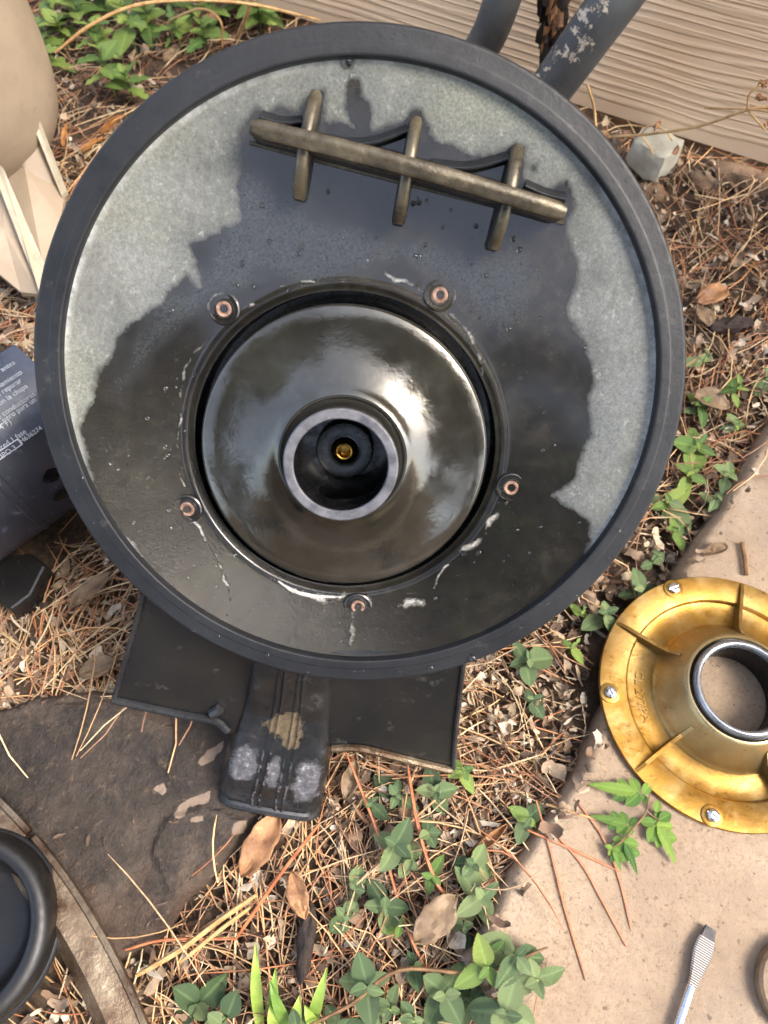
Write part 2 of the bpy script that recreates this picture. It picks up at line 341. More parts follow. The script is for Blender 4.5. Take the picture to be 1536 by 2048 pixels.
def leafm(name, a, b, rough=.42, trans=.12):
    n = N(name); f = n.noise(110, 5, .6); oi = n.new('ShaderNodeObjectInfo').outputs['Random']
    c = n.ramp(f, [(.3, a), (.7, b)])
    hs = n.new('ShaderNodeHueSaturation'); n.L(n.math('ADD', n.math('MULTIPLY', oi, -.06), .52), hs.inputs['Hue']); n.L(n.math('ADD', n.math('MULTIPLY', oi, .95), .55), hs.inputs['Value']); n.L(c, hs.inputs['Color'])
    v = n.attr('vein').outputs['Fac']; cc = n.mix(n.math('MULTIPLY', v, .18), hs.outputs[0], tuple(min(1, x*3) for x in b))
    n.col(cc); n.rough(rough); n.bump(n.noise(320, 4), .0004)
    n.b.inputs['Subsurface Weight'].default_value = trans; n.b.inputs['Subsurface Radius'].default_value = (.002, .004, .001); return n.m
M['leaf'] = leafm('blue_green_leaf', (.085, .145, .055), (.145, .215, .09))
M['leaf2'] = leafm('fresh_green_leaf', (.10, .18, .035), (.16, .27, .06))
M['fern'] = leafm('bright_fern_leaf', (.07, .17, .02), (.13, .26, .04))
M['lime'] = leafm('lime_green_blade', (.20, .34, .05), (.30, .43, .09))
def cattr(name, rough=.75, bump=.0003):
    n = N(name); a = n.attr('tint').outputs['Color']; f = n.noise(300, 5, .7)
    n.col(n.mix(n.ramp(f, [(.3, .45), (.6, 0.0)]), a, (.05, .035, .025))); n.rough(rough); n.bump(f, bump); return n.m
M['litter'] = cattr('dry_plant_litter'); M['needle'] = cattr('dry_pine_needles', .5, .0001)
M['deadleaf'] = simple('dead_brown_leaf', lin((112, 76, 48)), lin((168, 124, 84)), 90, .6, .0006, 260, c3=lin((196, 158, 112)))
M['deadorange'] = simple('dead_orange_leaf', lin((150, 98, 52)), lin((196, 144, 86)), 120, .5, .0005, 300)
M['deadtan'] = simple('dead_tan_leaf', lin((104, 84, 62)), lin((138, 116, 90)), 110, .6, .0004, 260)
M['bark'] = simple('dark_bark', lin((30, 24, 22)), lin((62, 48, 40)), 160, .8, .001, 400)
M['twig'] = simple('dry_straw_stem', lin((164, 124, 74)), lin((206, 172, 118)), 120, .6, .0002)
M['vine'] = simple('brown_vine_stem', lin((84, 56, 38)), lin((140, 108, 70)), 90, .6, .0002)
M['tip'] = simple('blackened_tool_tip', (.03, .028, .03), (.06, .055, .06), 300, .4, .0002, metal=.6)
def water_mat(name, base, rough=.02):
    n = N(name); n.col(base); n.rough(rough); n.b.inputs['Transmission Weight'].default_value = 1; n.b.inputs['IOR'].default_value = 1.33; return n.m
M['water'] = water_mat('clear_water', (.95, .97, .98))
def ridge_mat():
    n = N('cross_ground_steel'); w = n.new('ShaderNodeTexWave'); w.inputs['Scale'].default_value = 260; n.L(n.attr('along').outputs['Vector'], w.inputs['Vector'])
    w.inputs['Distortion'].default_value = .3
    n.col(n.ramp(w.outputs['Fac'], [(.2, (.22, .20, .19)), (.7, (.66, .64, .62))])); n.b.inputs['Metallic'].default_value = .9; n.rough(.3); n.bump(w.outputs['Fac'], .0003); return n.m
M['ridge'] = ridge_mat()
def setattr_f(me, name, vals): at = me.attributes.new(name, 'FLOAT', 'POINT'); at.data.foreach_set('value', np.asarray(vals, np.float32))
def setattr_v(me, name, vals): at = me.attributes.new(name, 'FLOAT_VECTOR', 'POINT'); at.data.foreach_set('vector', np.asarray(vals, np.float32).ravel())
def setattr_c(me, name, vals):
    at = me.attributes.new(name, 'FLOAT_COLOR', 'POINT'); v = np.ones((len(vals), 4), np.float32); v[:, :3] = vals; at.data.foreach_set('color', v.ravel())

# ------------------------------------------------------------------ outlines on the ground
def gp(pts, z=0): return [tuple(G(x, y, z)[:2]) for x, y in pts]
ST = .016
SLAB = gp([(1585, 770), (1536, 862), (1480, 962), (1425, 1045), (1362, 1138), (1372, 1190), (1290, 1300), (1213, 1432), (1180, 1505), (1128, 1600), (1080, 1665), (1030, 1745), (978, 1850), (955, 1895), (925, 1918), (962, 1972), (1012, 2060), (1060, 2200), (1300, 2350), (2300, 2300), (2250, 820)], ST)
DK = .012
DSLAB = gp([(-160, 1470), (-20, 1425), (70, 1392), (180, 1380), (300, 1392), (420, 1400), (520, 1420), (512, 1560), (505, 1640), (452, 1712), (360, 1800), (318, 1868), (252, 1908), (212, 1930), (100, 1850), (-150, 1950)], DK)
def nz(x, y, s, o=0): return mnoise.fractal(Vector((x*s+o, y*s-o, o)), 1.0, 2.0, 4)
# ------------------------------------------------------------------ ground
def ground():
    x0, x1, y0, y1, st = -.85, .95, -.35, 1.75, .0065
    nx = int((x1-x0)/st)+1; ny = int((y1-y0)/st)+1
    xs = np.linspace(x0, x1, nx); ys = np.linspace(y0, y1, ny); XX, YY = np.meshgrid(xs, ys); Q = np.c_[XX.ravel(), YY.ravel()]
    z = np.array([.007*nz(a, b, 6)+.005*nz(a, b, 26, 3)+.003*nz(a, b, 90, 9) for a, b in Q])-.004
    for P in (SLAB, DSLAB):
        d, ins = polydist(Q, P); sdv = np.where(ins, d, -d); k = np.clip((sdv+.012)/.02, 0, 1); z = z*(1-k)+(-.014)*k
    e = np.minimum.reduce([Q[:, 0]-x0, x1-Q[:, 0], Q[:, 1]-y0, y1-Q[:, 1]]); k = np.clip(e/.06, 0, 1); z = z*k-.012*(1-k)
    V = np.c_[Q, z]; F = [(j*nx+i, j*nx+i+1, (j+1)*nx+i+1, (j+1)*nx+i) for j in range(ny-1) for i in range(nx-1)]
    b = len(V); R = 60.
    ring = [(x0, y0), (x1, y0), (x1, y1), (x0, y1)]; out = [(-R, -R), (R, -R), (R, R), (-R, R)]
    V = list(map(tuple, V))+[(a, c, -.012) for a, c in ring]+[(a, c, -.012) for a, c in out]
    F += [(b+i, b+4+i, b+4+(i+1) % 4, b+(i+1) % 4) for i in range(4)]
    me = mkmesh('ground', V, F, M['soil']); o = bpy.data.objects.new('ground', me); link(o); return struct(o), dict(x0=x0, y0=y0, st=st, nx=nx, z=z)
gobj, GR = ground()
ZG = GR['z'].reshape(-1, GR['nx'])
def gz(x, y):
    i = int((x-GR['x0'])/((.95+.85)/(GR['nx']-1))); j = int((y-GR['y0'])/((1.75+.35)/(ZG.shape[0]-1)))
    return float(ZG[min(max(j, 0), ZG.shape[0]-1), min(max(i, 0), ZG.shape[1]-1)])
def rough_outline(P, step=.006, amp=.0016, seed=0):
    out = []
    n = len(P)
    for i in range(n):
        a, b = A(P[i]), A(P[(i+1) % n]); k = max(1, min(60, int(np.linalg.norm(b-a)/step)))
        for j in range(k):
            q = a+(b-a)*j/k; out.append((q[0]+amp*nz(q[0], q[1], 60, seed), q[1]+amp*nz(q[0], q[1], 60, seed+5)))
    return out
def stone(name, P, z0, z1, mat, seed=0, kind=None, parent=None):
    o = obj(name, prism(rough_outline(P, seed=seed), z0, z1), mat, parent, smooth=False, bevel=.0022); return o
def smooth01(x): x = np.clip(x, 0, 1); return x*x*(3-2*x)
def heightslab(P, top, res, amp, layers=(), patches=(), seed=0, drop=.035):
    P2 = A(rough_outline(P, seed=seed, amp=.0014)); lo = np.maximum(P2.min(0)-.01, [-.75, -.32]); hi = np.minimum(P2.max(0)+.01, [.85, 1.2]); nx, ny = int((hi[0]-lo[0])/res)+1, int((hi[1]-lo[1])/res)+1
    XX, YY = np.meshgrid(lo[0]+np.arange(nx)*res, lo[1]+np.arange(ny)*res); Q = np.c_[XX.ravel(), YY.ravel()]; d, ins = polydist(Q, P2); s = np.where(ins, d, -d)
    z = np.array([amp*(nz(a, b, 9, seed)+.6*nz(a, b, 30, seed+2)+.35*nz(a, b, 90, seed+4)) for a, b in Q])
    for LP, h in layers:
        d2, i2 = polydist(Q, A(rough_outline(LP, seed=seed+9, amp=.004))); z += h*smooth01((np.where(i2, d2, -d2)+.0004)/.0016)
    z = top+z-(1-smooth01(s/.0035))*.0035; z = np.where(s < 0, z-drop*smooth01(-s/.006), z)
    pa = np.full(len(Q), -6.0)
    for PP in patches:
        d3, i3 = polydist(Q, A(PP)); pa = np.maximum(pa, np.where(i3, d3, -d3)/.002)
    keep = s > -.0085; ids = -np.ones(len(Q), int); ids[keep] = np.arange(keep.sum()); K = ids.reshape(ny, nx); F = []
    for j in range(ny-1):
        for i in range(nx-1):
            q = (K[j, i], K[j, i+1], K[j+1, i+1], K[j+1, i])
            if min(q) >= 0: F.append(q)
    return np.c_[Q, z][keep], F, pa[keep]
# right-hand stepping stone, dark wet slab: paving = things one could lift
V, F, pa = heightslab(SLAB, ST, .0021, .0007, seed=1)
o = obj('stepping_stone', (V, F), M['slab'], smooth=True); tag(o, 'large tan sandstone slab under the gold plate and the screwdriver', 'paving stone')
LAY = [(gp([(-160, 1480), (60, 1400), (230, 1400), (330, 1440), (420, 1530), (330, 1620), (270, 1740), (200, 1830), (90, 1780), (-100, 1740)], DK), .0016),
       (gp([(330, 1640), (400, 1610), (498, 1635), (440, 1705), (355, 1790), (330, 1775), (300, 1700)], DK), .0025), (gp([(200, 1380), (520, 1420), (505, 1560), (430, 1600), (330, 1560), (240, 1440)], DK), .001)]
PAT = [gp(q, DK) for q in ([(392, 1530), (418, 1495), (452, 1478), (450, 1500), (425, 1528), (400, 1538)], [(300, 1570), (330, 1560), (343, 1585), (325, 1598), (305, 1585)],
       [(345, 1628), (362, 1600), (400, 1588), (425, 1580), (420, 1610), (380, 1615), (372, 1640), (352, 1644)], [(375, 1632), (420, 1625), (410, 1650), (380, 1648)], [(465, 1645), (500, 1632), (490, 1665), (460, 1680)])]
V, F, pa = heightslab(DSLAB, DK, .0022, .0012, LAY, PAT, seed=3)
dk = obj('dark_stone_slab', (V, F), M['wetslab'], smooth=True); setattr_f(dk.data, 'patch', pa); tag(dk, 'wet dark brown stone slab under the foot of the pump', 'paving stone')
# paving behind the photographer (only seen mirrored in the wet impeller)
for k in range(30):
    x = -2.9+.95*(k % 6); y = -1.75-.72*(k//6)
    P = [(x+random.uniform(-.02, .02), y+random.uniform(-.02, .02)), (x+.91, y), (x+.90, y+.68), (x+.01, y+.68)]
    o = obj('paving_slab', prism(rough_outline(P, step=.1, seed=10+k), -.03, .012), M['slab'], smooth=False); tag(o, 'tan paving slab on the patio behind the camera', 'paving stone', 'patio slabs behind the camera')
fence = thing('board_fence', 'weathered tan board fence beyond the patio behind the camera', 'fence', (0, -5.5, 0))
for k in range(44):
    obj('plank', box((-4.4+.2*k, -5.5, .62+.01*(k % 3)), EX, EY, EZ, .185, .02, 1.24), M['siding2'], fence, smooth=False)
# ------------------------------------------------------------------ house wall
ZW = .032
wa, wb = G(500, 2, ZW), G(1536, 325, ZW); WX = unit(wb-wa); WN = unit(A([WX[1], -WX[0], 0]));
if WN[1] > 0: WN = -WN
def W(px, py, off=0): return onplane(px, py, wa+WN*off, WN)
wall = thing('house_wall', 'beige house wall of wood-grain siding boards above the dirt', 'wall', wa)
def board(z0, z1, off, name='siding_board'):
    L0, L1 = -1.2, 2.6; n = 60; V = []; F = []; al = []
    for i in range(n+1):
        s = L0+(L1-L0)*i/n; P = wa+WX*s-EZ*wa[2]
        sec = [(off-.012, z0), (off, z0+.0015), (off, z0+.02), (off-.008, z1), (off-.014, z1)]
        for d, z in sec: V.append(P+WN*d+EZ*z); al.append((s, z-z0, 0))
    m = 5
    for i in range(n):
        for k in range(m-1): F.append((i*m+k, i*m+k+1, (i+1)*m+k+1, (i+1)*m+k))
        F.append((i*m+m-1, i*m, (i+1)*m, (i+1)*m+m-1))
    F += [tuple(range(m)), tuple(n*m+k for k in range(m))[::-1]]
    o = obj(name, (V, F), M['siding'], wall, smooth=False); setattr_v(o.data, 'along', al); return o
for i in range(9): board(ZW+.185*i, ZW+.185*(i+1)+.02, .004+.0)
for i in range(1): obj('foundation', box(wa+WX*.7-WN*.06+EZ*(-.03), WX, WN, EZ, 3.8, .02, .14), M['rock'], wall, smooth=False)
# dirt bank under the siding
def lump(c, r, seed, sq=(1, 1, .6), n=14, amp=.25, rot=0):
    V = []; F = []; m = n*2
    for i in range(n+1):
        th = math.pi*i/n
        for j in range(m):
            ph = 2*math.pi*j/m; d = A([math.sin(th)*math.cos(ph), math.sin(th)*math.sin(ph), math.cos(th)])
            k = 1+amp*mnoise.fractal(Vector(d*1.6+seed), 1, 2, 4); q = d*k*r*A(sq); V.append(A(c)+A([q[0]*math.cos(rot)-q[1]*math.sin(rot), q[0]*math.sin(rot)+q[1]*math.cos(rot), q[2]]))
    for i in range(n):
        for j in range(m): F.append((i*m+j, (i+1)*m+j, (i+1)*m+(j+1) % m, i*m+(j+1) % m))
    return V, F
for k, (px, py, r, lab) in enumerate([(1475, 352, .024, 'rounded brown rock under the siding, left of its twin'), (1545, 378, .026, 'brown rock under the siding at the right edge of the frame'), (1300, 385, .016, 'small grey rock in the litter below the white block'), (1405, 365, .015, 'low dirt-coloured rock between the white block and the brown rocks')]):
    tag(obj('rock', lump(G(px, py, -.002), r*.85, 3.1*k, (1.25, .8, .55), rot=math.atan2(WX[1], WX[0])), M['rock']), lab, 'rock')
wbk = G(1300, 325, .012)
V, F = lump((0, 0, 0), 1, 4.2, (1, 1, 1), 16, .22); V = A(V); mx = np.abs(V).max(1, keepdims=True); V = V/(mx**.55); bx_, by_ = unit(WX+WN*.25), unit(WN-WX*.25)
V = [wbk+EZ*.010+bx_*v[0]*.0215+by_*v[1]*.020+EZ*v[2]*.017 for v in V]
tag(obj('white_block', (V, F), M['white']), 'weathered white block wedged under the siding edge beside a dry weed', 'block')
# conduits
def conduit(pts, r, lab, flaky=False):
    P = spline([W(x, y, o) for x, y, o in pts], 26)
    ob = obj('conduit', tube(P, r, 20), M['conduit']); n = len(ob.data.vertices)
    fl = []; dn = unit([-1, -.5, .5]); vs = [A(v.co)+ORG[ob.name] for v in ob.data.vertices]
    for q in range(n):
        c = sum(vs[20*(q//20):20*(q//20)+20])/20; fl.append(1.0*(unit(vs[q]-c)@dn) if flaky else -.6)
    setattr_f(ob.data, 'flake', fl)
    return tag(ob, lab, 'pipe')
conduit([(900, 190, .05), (968, 88, .06), (1004, 0, .062), (1040, -130, .05)], .0155, 'thinner grey conduit rising past the siding, left of the flaking one')
conduit([(1020, 290, .08), (1108, 168, .09), (1226, 5, .09), (1340, -150, .06)], .0185, 'thicker grey conduit with flaking cream paint in front of the siding', True)
# ------------------------------------------------------------------ pump
CC = A([-.0105, .0494, .3067])
tx, ty = math.radians(18.09), math.radians(-.3)
nc = A([math.sin(ty), -math.sin(tx)*math.cos(ty), -math.cos(tx)*math.cos(ty)])
vc = A([0, 1., 0])-nc*nc[1]; vc = unit(vc); uc = np.cross(vc, nc)
if uc[0] < 0: uc = -uc
def c2w(v): return CR*v[0]+CU*v[1]+CF*v[2]
PO = C0+c2w(CC); PU, PV, PN = c2w(uc), c2w(vc), c2w(nc)
mm = .001
def PL(u, v, w): return PO+PU*u*mm+PV*v*mm+PN*w*mm
def BP(x, y, w):      # pixel -> (u,v) mm on the plane w of the pump
    q = onplane(x, y, PO+PN*w*mm, PN)-PO; return A([q@PU, q@PV])/mm
EC = A([-7.8, -26.4]); RI, RO, ROP = 128.4, 140., 70.2
def pinv(x, y, z=DK+.002):
    q = G(x, y, z)-PO; return A([q@PU, q@PV, q@PN])/mm
fb = pinv(532, 1615); FW = fb[2]
pump = thing('pool_pump', 'large round black pump plate with central impeller, wet in the middle, pale at sides', 'pool pump', PL(fb[0], fb[1], fb[2]-12))
ecP = PL(EC[0], EC[1], 0)
def plathe(prof, c=(0, 0), seg=160, closed=False): return lathe([(r*mm, w*mm) for r, w in prof], PL(c[0], c[1], 0), PU, PV, PN, seg, closed)
# rim
obj('rim', plathe([(128.2, -9), (128.4, -2.0), (128.5, -1.2), (128.8, -.3), (129.3, .0), (129.7, .03), (132.6, .05), (132.9, .03), (133.2, -.18), (133.6, -.22), (138.2, -.12), (138.8, -.14), (139.5, -.4), (139.9, -1.0), (140, -1.8), (140, -2.4), (140, -11), (138, -13), (132, -14)], seg=240), M['rim'], pump, ang=38)
obj('back_shell', plathe([(138, -11.5), (134, -22), (110, -34), (84, -40), (83, -95), (76, -105), (.1, -106)], seg=96), M['black'], pump)
# face plate
def face():
    nr, na = 110, 640; V = []; UV = []
    th = np.arange(na)*2*math.pi/na; D = np.empty(na)
    for i, a in enumerate(th):
        d = A([math.cos(a), math.sin(a)]); b = EC@d; D[i] = -b+math.sqrt(b*b-(EC@EC)+RI*RI)
    for k in range(nr+1):
        s = k/nr
        for i, a in enumerate(th):
            r = ROP+(D[i]-ROP)*s; p = EC+A([math.cos(a), math.sin(a)])*r; UV.append(p)
            V.append((p[0], p[1], wprof(s, r-ROP)))
    UV = A(UV); V = A(V)
    F = [(k*na+i, (k+1)*na+i, (k+1)*na+(i+1) % na, k*na+(i+1) % na) for k in range(nr) for i in range(na)]
    F = [f[::1] for f in F]
    return V, F, UV
def wprof(s, d):
    w = -17.6+13.4*(s**1.12)
    w -= 1.0*math.exp(-(d/2.2)**2)                     # soft edge into the opening
    w += .5*math.exp(-((d-3.6)/1.3)**2)
    return w
def face_w(u, v):
    p = A([u, v])-EC; r = np.linalg.norm(p); d = p/r; b = EC@d; D = -b+math.sqrt(b*b-(EC@EC)+RI*RI)
    return wprof(min(max((r-ROP)/(D-ROP), 0), 1), r-ROP)
def FP(x, y):         # pixel -> point on the face
    w = -12
    for _ in range(5): u, v = BP(x, y, w); w = face_w(u, v)
    return u, v, w
Vf, Ff, UVf = face()
Vw = [PL(*p) for p in Vf]
fo = obj('face_plate', (Vw, Ff), M['face'], pump, ang=60)
def flip_if(o, dirv):
    me = o.data; s = sum((A(p.normal)@dirv)*p.area for p in me.polygons)
    if s < 0: me.flip_normals()
flip_if(fo, PN)
WET = [(497, 222), (512, 208), (530, 226), (548, 214), (565, 206), (600, 232), (612, 205), (626, 176), (650, 178), (655, 235), (695, 248), (742, 262), (800, 243), (818, 214), (846, 214), (858, 268), (905, 285), (930, 302), (1010, 305), (1030, 282), (1050, 300), (1054, 352), (1090, 374), (1136, 362), (1148, 400), (1142, 450), (1146, 490), (1160, 530), (1158, 575), (1143, 615), (1160, 670), (1184, 720), (1186, 775), (1178, 815), (1188, 870), (1165, 915), (1150, 958), (1108, 990), (1140, 1012), (1174, 1040), (1180, 1068), (1170, 1120), (1192, 1140), (1240, 1260), (1000, 1400), (700, 1420), (400, 1340), (230, 1210), (288, 1118), (262, 1072), (222, 1052), (200, 1022), (186, 950), (172, 884), (161, 852), (188, 795), (190, 742), (214, 716), (236, 668), (258, 638), (318, 604), (332, 580), (372, 546), (398, 572), (392, 520), (385, 490), (438, 458), (474, 430), (468, 372), (480, 320), (478, 268)]
WETuv = A([BP(x, y, -8) for x, y in WET])
WETuv = A([FP(x, y)[:2] if 0 < np.linalg.norm(BP(x, y, -8)) < 126 else BP(x, y, -8) for x, y in WET])
d, ins = polydist(UVf, WETuv); wet_ = np.where(ins, d, -d)
for RP in ([(700, 160), (716, 162), (722, 190), (738, 205), (742, 262), (712, 258), (690, 215), (696, 185)], [(690, 112), (702, 112), (703, 136), (692, 134)], [(1060, 330), (1075, 326), (1078, 345), (1062, 347)]):
    d, ins = polydist(UVf, A([FP(x, y)[:2] for x, y in RP])); wet_ = np.maximum(wet_, np.where(ins, d, -d)+.6)
setattr_f(fo.data, 'wet', wet_)
SALT = [([(735, 522), (765, 545), (800, 562), (850, 580)], 5), ([(888, 612), (920, 645), (948, 688), (965, 735), (975, 790)], 6), ([(470, 622), (522, 600)], 5), ([(448, 650), (400, 690), (372, 740), (360, 800)], 4),
        ([(1018, 1002), (985, 1042), (958, 1075), (930, 1098)], 8), ([(552, 1158), (590, 1184), (640, 1196), (686, 1194)], 13), ([(690, 1200), (707, 1235), (700, 1290)], 8), ([(740, 1238), (722, 1290)], 6), ([(772, 1216), (842, 1203)], 10),
        ([(388, 1040), (430, 1110), (458, 1190), (455, 1230)], 4), ([(930, 1098), (880, 1150), (866, 1190)], 3), ([(360, 800), (358, 900), (366, 980)], 3), ([(560, 570), (620, 560), (690, 565)], 3),
        ([(300, 1190), (420, 1290), (560, 1340), (700, 1352)], 3), ([(1210, 1145), (1120, 1235)], 3)]
sv = np.zeros(len(UVf))
for P, w in SALT:
    Q = spline([A([*FP(x, y)[:2], 0]) for x, y in P], 14); Q = A([(q[0]+1.6*nz(q[0], q[1], .12, 3), q[1]+1.6*nz(q[0], q[1], .12, 8)) for q in Q]); dd, _ = polydist(UVf, Q, False); wm = w*.36; sv = np.maximum(sv, np.clip(1-dd/wm, 0, 1))
SCR = [(448, 618), (880, 590), (1022, 975), (716, 1213), (375, 1018)]
for x, y in SCR:
    q = A(FP(x, y)[:2]); dd = np.linalg.norm(UVf-q, axis=1); sv = np.maximum(sv, .62*np.exp(-((dd-6.6)/1.0)**2))
setattr_f(fo.data, 'salt', sv)
SEMI = A([FP(x, y)[:2] for x, y in [(490, 330), (585, 420), (700, 440), (790, 480), (900, 500), (985, 525), (1050, 500), (1062, 600), (1000, 690), (960, 640), (900, 560), (800, 520), (640, 560), (540, 545), (440, 590), (330, 680), (240, 800), (215, 760), (320, 610), (400, 560), (420, 480)]])
d, ins = polydist(UVf, SEMI); setattr_f(fo.data, 'semi', np.where(ins, d, -d)); setattr_f(fo.data, 'edge', RI-np.hypot(UVf[:, 0], UVf[:, 1]))
obj('opening_wall', plathe([(ROP+.05, -18.4), (ROP-.2, -19.6), (ROP-.4, -34), (20, -36)], EC), M['pit'], pump)
# thick crust
def ribbon(pts, w, h, seed=0):
    P = [FP(x, y) for x, y in pts]; S = spline([A(p) for p in P], 30); V = []; F = []; n = len(S)
    for i, p in enumerate(S):
        t = unit(S[min(i+1, n-1)]-S[max(i-1, 0)]); s = A([-t[1], t[0], 0]); ww = w*(.35+.65*math.sin(math.pi*(i+.3)/(n+.0)))*(1+.35*nz(i*.3, seed, 1, seed))
        for k in range(7):
            a = -1+2*k/6; q = p+s*ww*a; wz = face_w(q[0], q[1]); hh = h*(1-a*a)*(1+.5*nz(i*.5, k*.7, 1, seed))-.15; V.append(PL(q[0], q[1], wz+hh))
    for i in range(n-1):
        for k in range(6): F.append((i*7+k, (i+1)*7+k, (i+1)*7+k+1, i*7+k+1))
    return V, F
for k, (pts, w, h) in enumerate([([(556, 1162), (575, 1175), (602, 1187), (640, 1193), (684, 1194)], 1.1, .4)]):
    obj('mineral_crust', ribbon(pts, w, h, k), M['salt'], pump)
# screw sockets
for k, (x, y) in enumerate(SCR):
    u, v, w = FP(x, y)
    nb = obj('screw_socket', plathe([(7.2, w-.6), (6.9, w+.35), (6.3, w+.75), (5.8, w+.3), (4.6, w+.25), (4.2, w+.7), (3.4, w+.6)], (u, v), 40), M['face'], pump)
    setattr_f(nb.data, 'wet', [20]*len(nb.data.vertices)); setattr_f(nb.data, 'salt', [.34]*len(nb.data.vertices)); setattr_f(nb.data, 'semi', [-30]*len(nb.data.vertices)); setattr_f(nb.data, 'edge', [30]*len(nb.data.vertices))
    obj('copper_insert', plathe([(3.5, w+.55), (3.1, w+.9), (2.1, w+.7), (1.5, w-.4), (1.2, w-3), (.05, w-3)], (u, v), 28), M['copper'], nb)
# impeller
imp = obj('impeller', plathe([(64.0, -17), (65.0, -13.5), (65.2, -10.4), (64.8, -9.1), (63.6, -8.5), (58, -7.6), (48, -5.6), (40, -3.2), (34, -.8), (30.5, 1.6), (28.6, 3.0), (27.6, 3.4), (27.0, 3.1), (26.2, 2.6), (25.4, 3.4), (24.9, 6), (24.5, 14.4)], EC, 200), M['imp'], pump, ang=70)
hub = obj('hub', plathe([(24.5, 14.4), (24.3, 15.7), (23.7, 16.2), (20.6, 16.1), (20.1, 15.6), (20, 14.8)], EC, 128), M['hub'], pump)
obj('bore', plathe([(20, 14.8), (19.8, 2), (21.5, -4), (30, -12), (30, -17.5), (13.5, -18.4)], EC, 96), M['pit'], hub)
core = obj('shaft_seat', plathe([(13.6, -18.6), (13.2, -13.6), (12.6, -13), (8, -12.6), (6.4, -12.9), (6, -14), (5.9, -18)], EC, 72), M['gloss'], hub)
obj('shaft_nut', plathe([(5.6, -17), (5.4, -13.2), (4.6, -12.0), (4.2, -11.2), (3.6, -10.8), (3.0, -11.0), (2.5, -12), (2.4, -17), (.05, -17.2)], EC, 40), M['brass'], core)
u0 = EC+A([0, -19.4]); zb = PL(u0[0], u0[1], 3)[2]
bw = [PL(EC[0]+x, EC[1]-math.sqrt(19.7**2-x*x), (zb-PO[2]-PV[2]*(EC[1]-math.sqrt(19.7**2-x*x))*mm)/(PN[2]*mm)) for x in np.linspace(-11, 11, 20)]
yb = [PL(EC[0]+x, EC[1]-15.8+.02*x*x-.5*math.sin(x), (zb-PO[2]-PV[2]*(EC[1]-15.8+.02*x*x-.5*math.sin(x))*mm)/(PN[2]*mm)) for x in np.linspace(-11, 11, 20)]
obj('bore_water', (bw+yb, [(i, i+1, 21+i, 20+i) for i in range(19)]), M['water'], hub)
# handle: one long bar with three cross ribs
def barpts():
    a, b = BP(500, 252, 9), BP(1132, 425, 9); return a, b
a2, b2 = barpts(); bd = unit(b2-a2); bp = A([-bd[1], bd[0]]); BL = np.linalg.norm(b2-a2)
def bar(a, b, base_w, top_w, wid, n=26, arch=0.0, base_wid=None, ends=1.2):
    d = unit(b-a); p = A([-d[1], d[0]]); L = np.linalg.norm(b-a); V = []; F = []; base_wid = base_wid or wid*1.25
    for i in range(n+1):
        t = i/n; c = a+d*L*t; e = min(t, 1-t)*L; k = 1 if e > ends*2 else math.sqrt(max(0, 1-(1-e/(ends*2))**2))*.3+.7
        tw = top_w(t) if callable(top_w) else top_w; tw = tw+.25*nz(t*5, wid, 1, 3)
        h = wid/2*k; hb = base_wid/2*max(k, .7); c = c+p*arch*math.sin(math.pi*t)
        fw = face_w(*c)-1 if base_w is None else base_w
        for (o, w) in ((-hb, fw), (-h*1.06, (fw+tw)/2), (-h, tw-1.1), (-h*.62, tw-.15), (0, tw), (h*.62, tw-.15), (h, tw-1.1), (h*1.06, (fw+tw)/2), (hb, fw)):
            q = c+p*o; V.append(PL(q[0], q[1], w))
    m = 9
    for i in range(n):
        for k in range(m-1): F.append((i*m+k, (i+1)*m+k, (i+1)*m+k+1, i*m+k+1))
    F += [tuple(range(m)), tuple(n*m+k for k in range(m))[::-1]]
    return V, F
def twotone(o):
    for p in o.data.polygons: p.material_index = 0 if (len(p.vertices) == 4 and p.index % 8 in (1, 2, 3, 4, 5, 6)) else 1
    for p in o.data.polygons:
        if len(p.vertices) == 4 and p.index % 8 in (1, 6) and random.random() < .0: p.material_index = 1
obj('grip_bar', bar(a2, b2, None, lambda t: 9.4+1.2*math.sin(math.pi*t), 6.6, 40, 1.1, ends=.8, base_wid=7.4), [M['worn'], M['black']], pump, ang=50)
for o_ in list(pump.children):
    if o_.name.startswith('grip_bar'): twotone(o_)
RB = [((632, 180), (594, 398)), ((834, 232), (796, 448)), ((1038, 290), (988, 500))]
for (t0, t1) in RB:
    A0, A1 = BP(*t0, -1), BP(*t1, -1)
    obj('cross_rib', bar(A0, A1, None, lambda t: -2.0+8.6*math.sin(math.pi*min(max(t, .02), .98))**.7, 4.7, 24), [M['worn'], M['black']], pump, ang=50)
for o_ in list(pump.children):
    if o_.name.startswith('cross_rib'): twotone(o_)
# webs between ribs behind the bar (thin glossy moulded edges)
for x0, y0, x1, y1, dp in [(520, 236, 604, 245, 6), (662, 286, 818, 262, 12), (862, 330, 1020, 318, 12), (1050, 372, 1130, 400, 4)]:
    P = [BP(x0, y0, -4), BP((x0+x1)/2, (y0+y1)/2+dp, -4), BP(x1, y1, -4)]; S = spline([A([p[0], p[1], 0]) for p in P], 14)
    V = []; n_ = len(S)
    for q, p in enumerate(S):
        t_ = unit(S[min(q+1, n_-1)]-S[max(q-1, 0)]); sx = A([-t_[1], t_[0], 0]); fw = face_w(p[0], p[1])
        for o_, h_ in ((-1.4, -.6), (-.9, 3.2), (-.3, 4.2), (.5, 4.2), (1.1, 3.2), (2.6, 1.0), (4.5, -.5)): V.append(PL(p[0]+sx[0]*o_, p[1]+sx[1]*o_, fw+h_))
    obj('moulded_edge', (V, [(q*7+k, (q+1)*7+k, (q+1)*7+k+1, q*7+k+1) for q in range(n_-1) for k in range(6)]), M['gloss'], pump, ang=80)
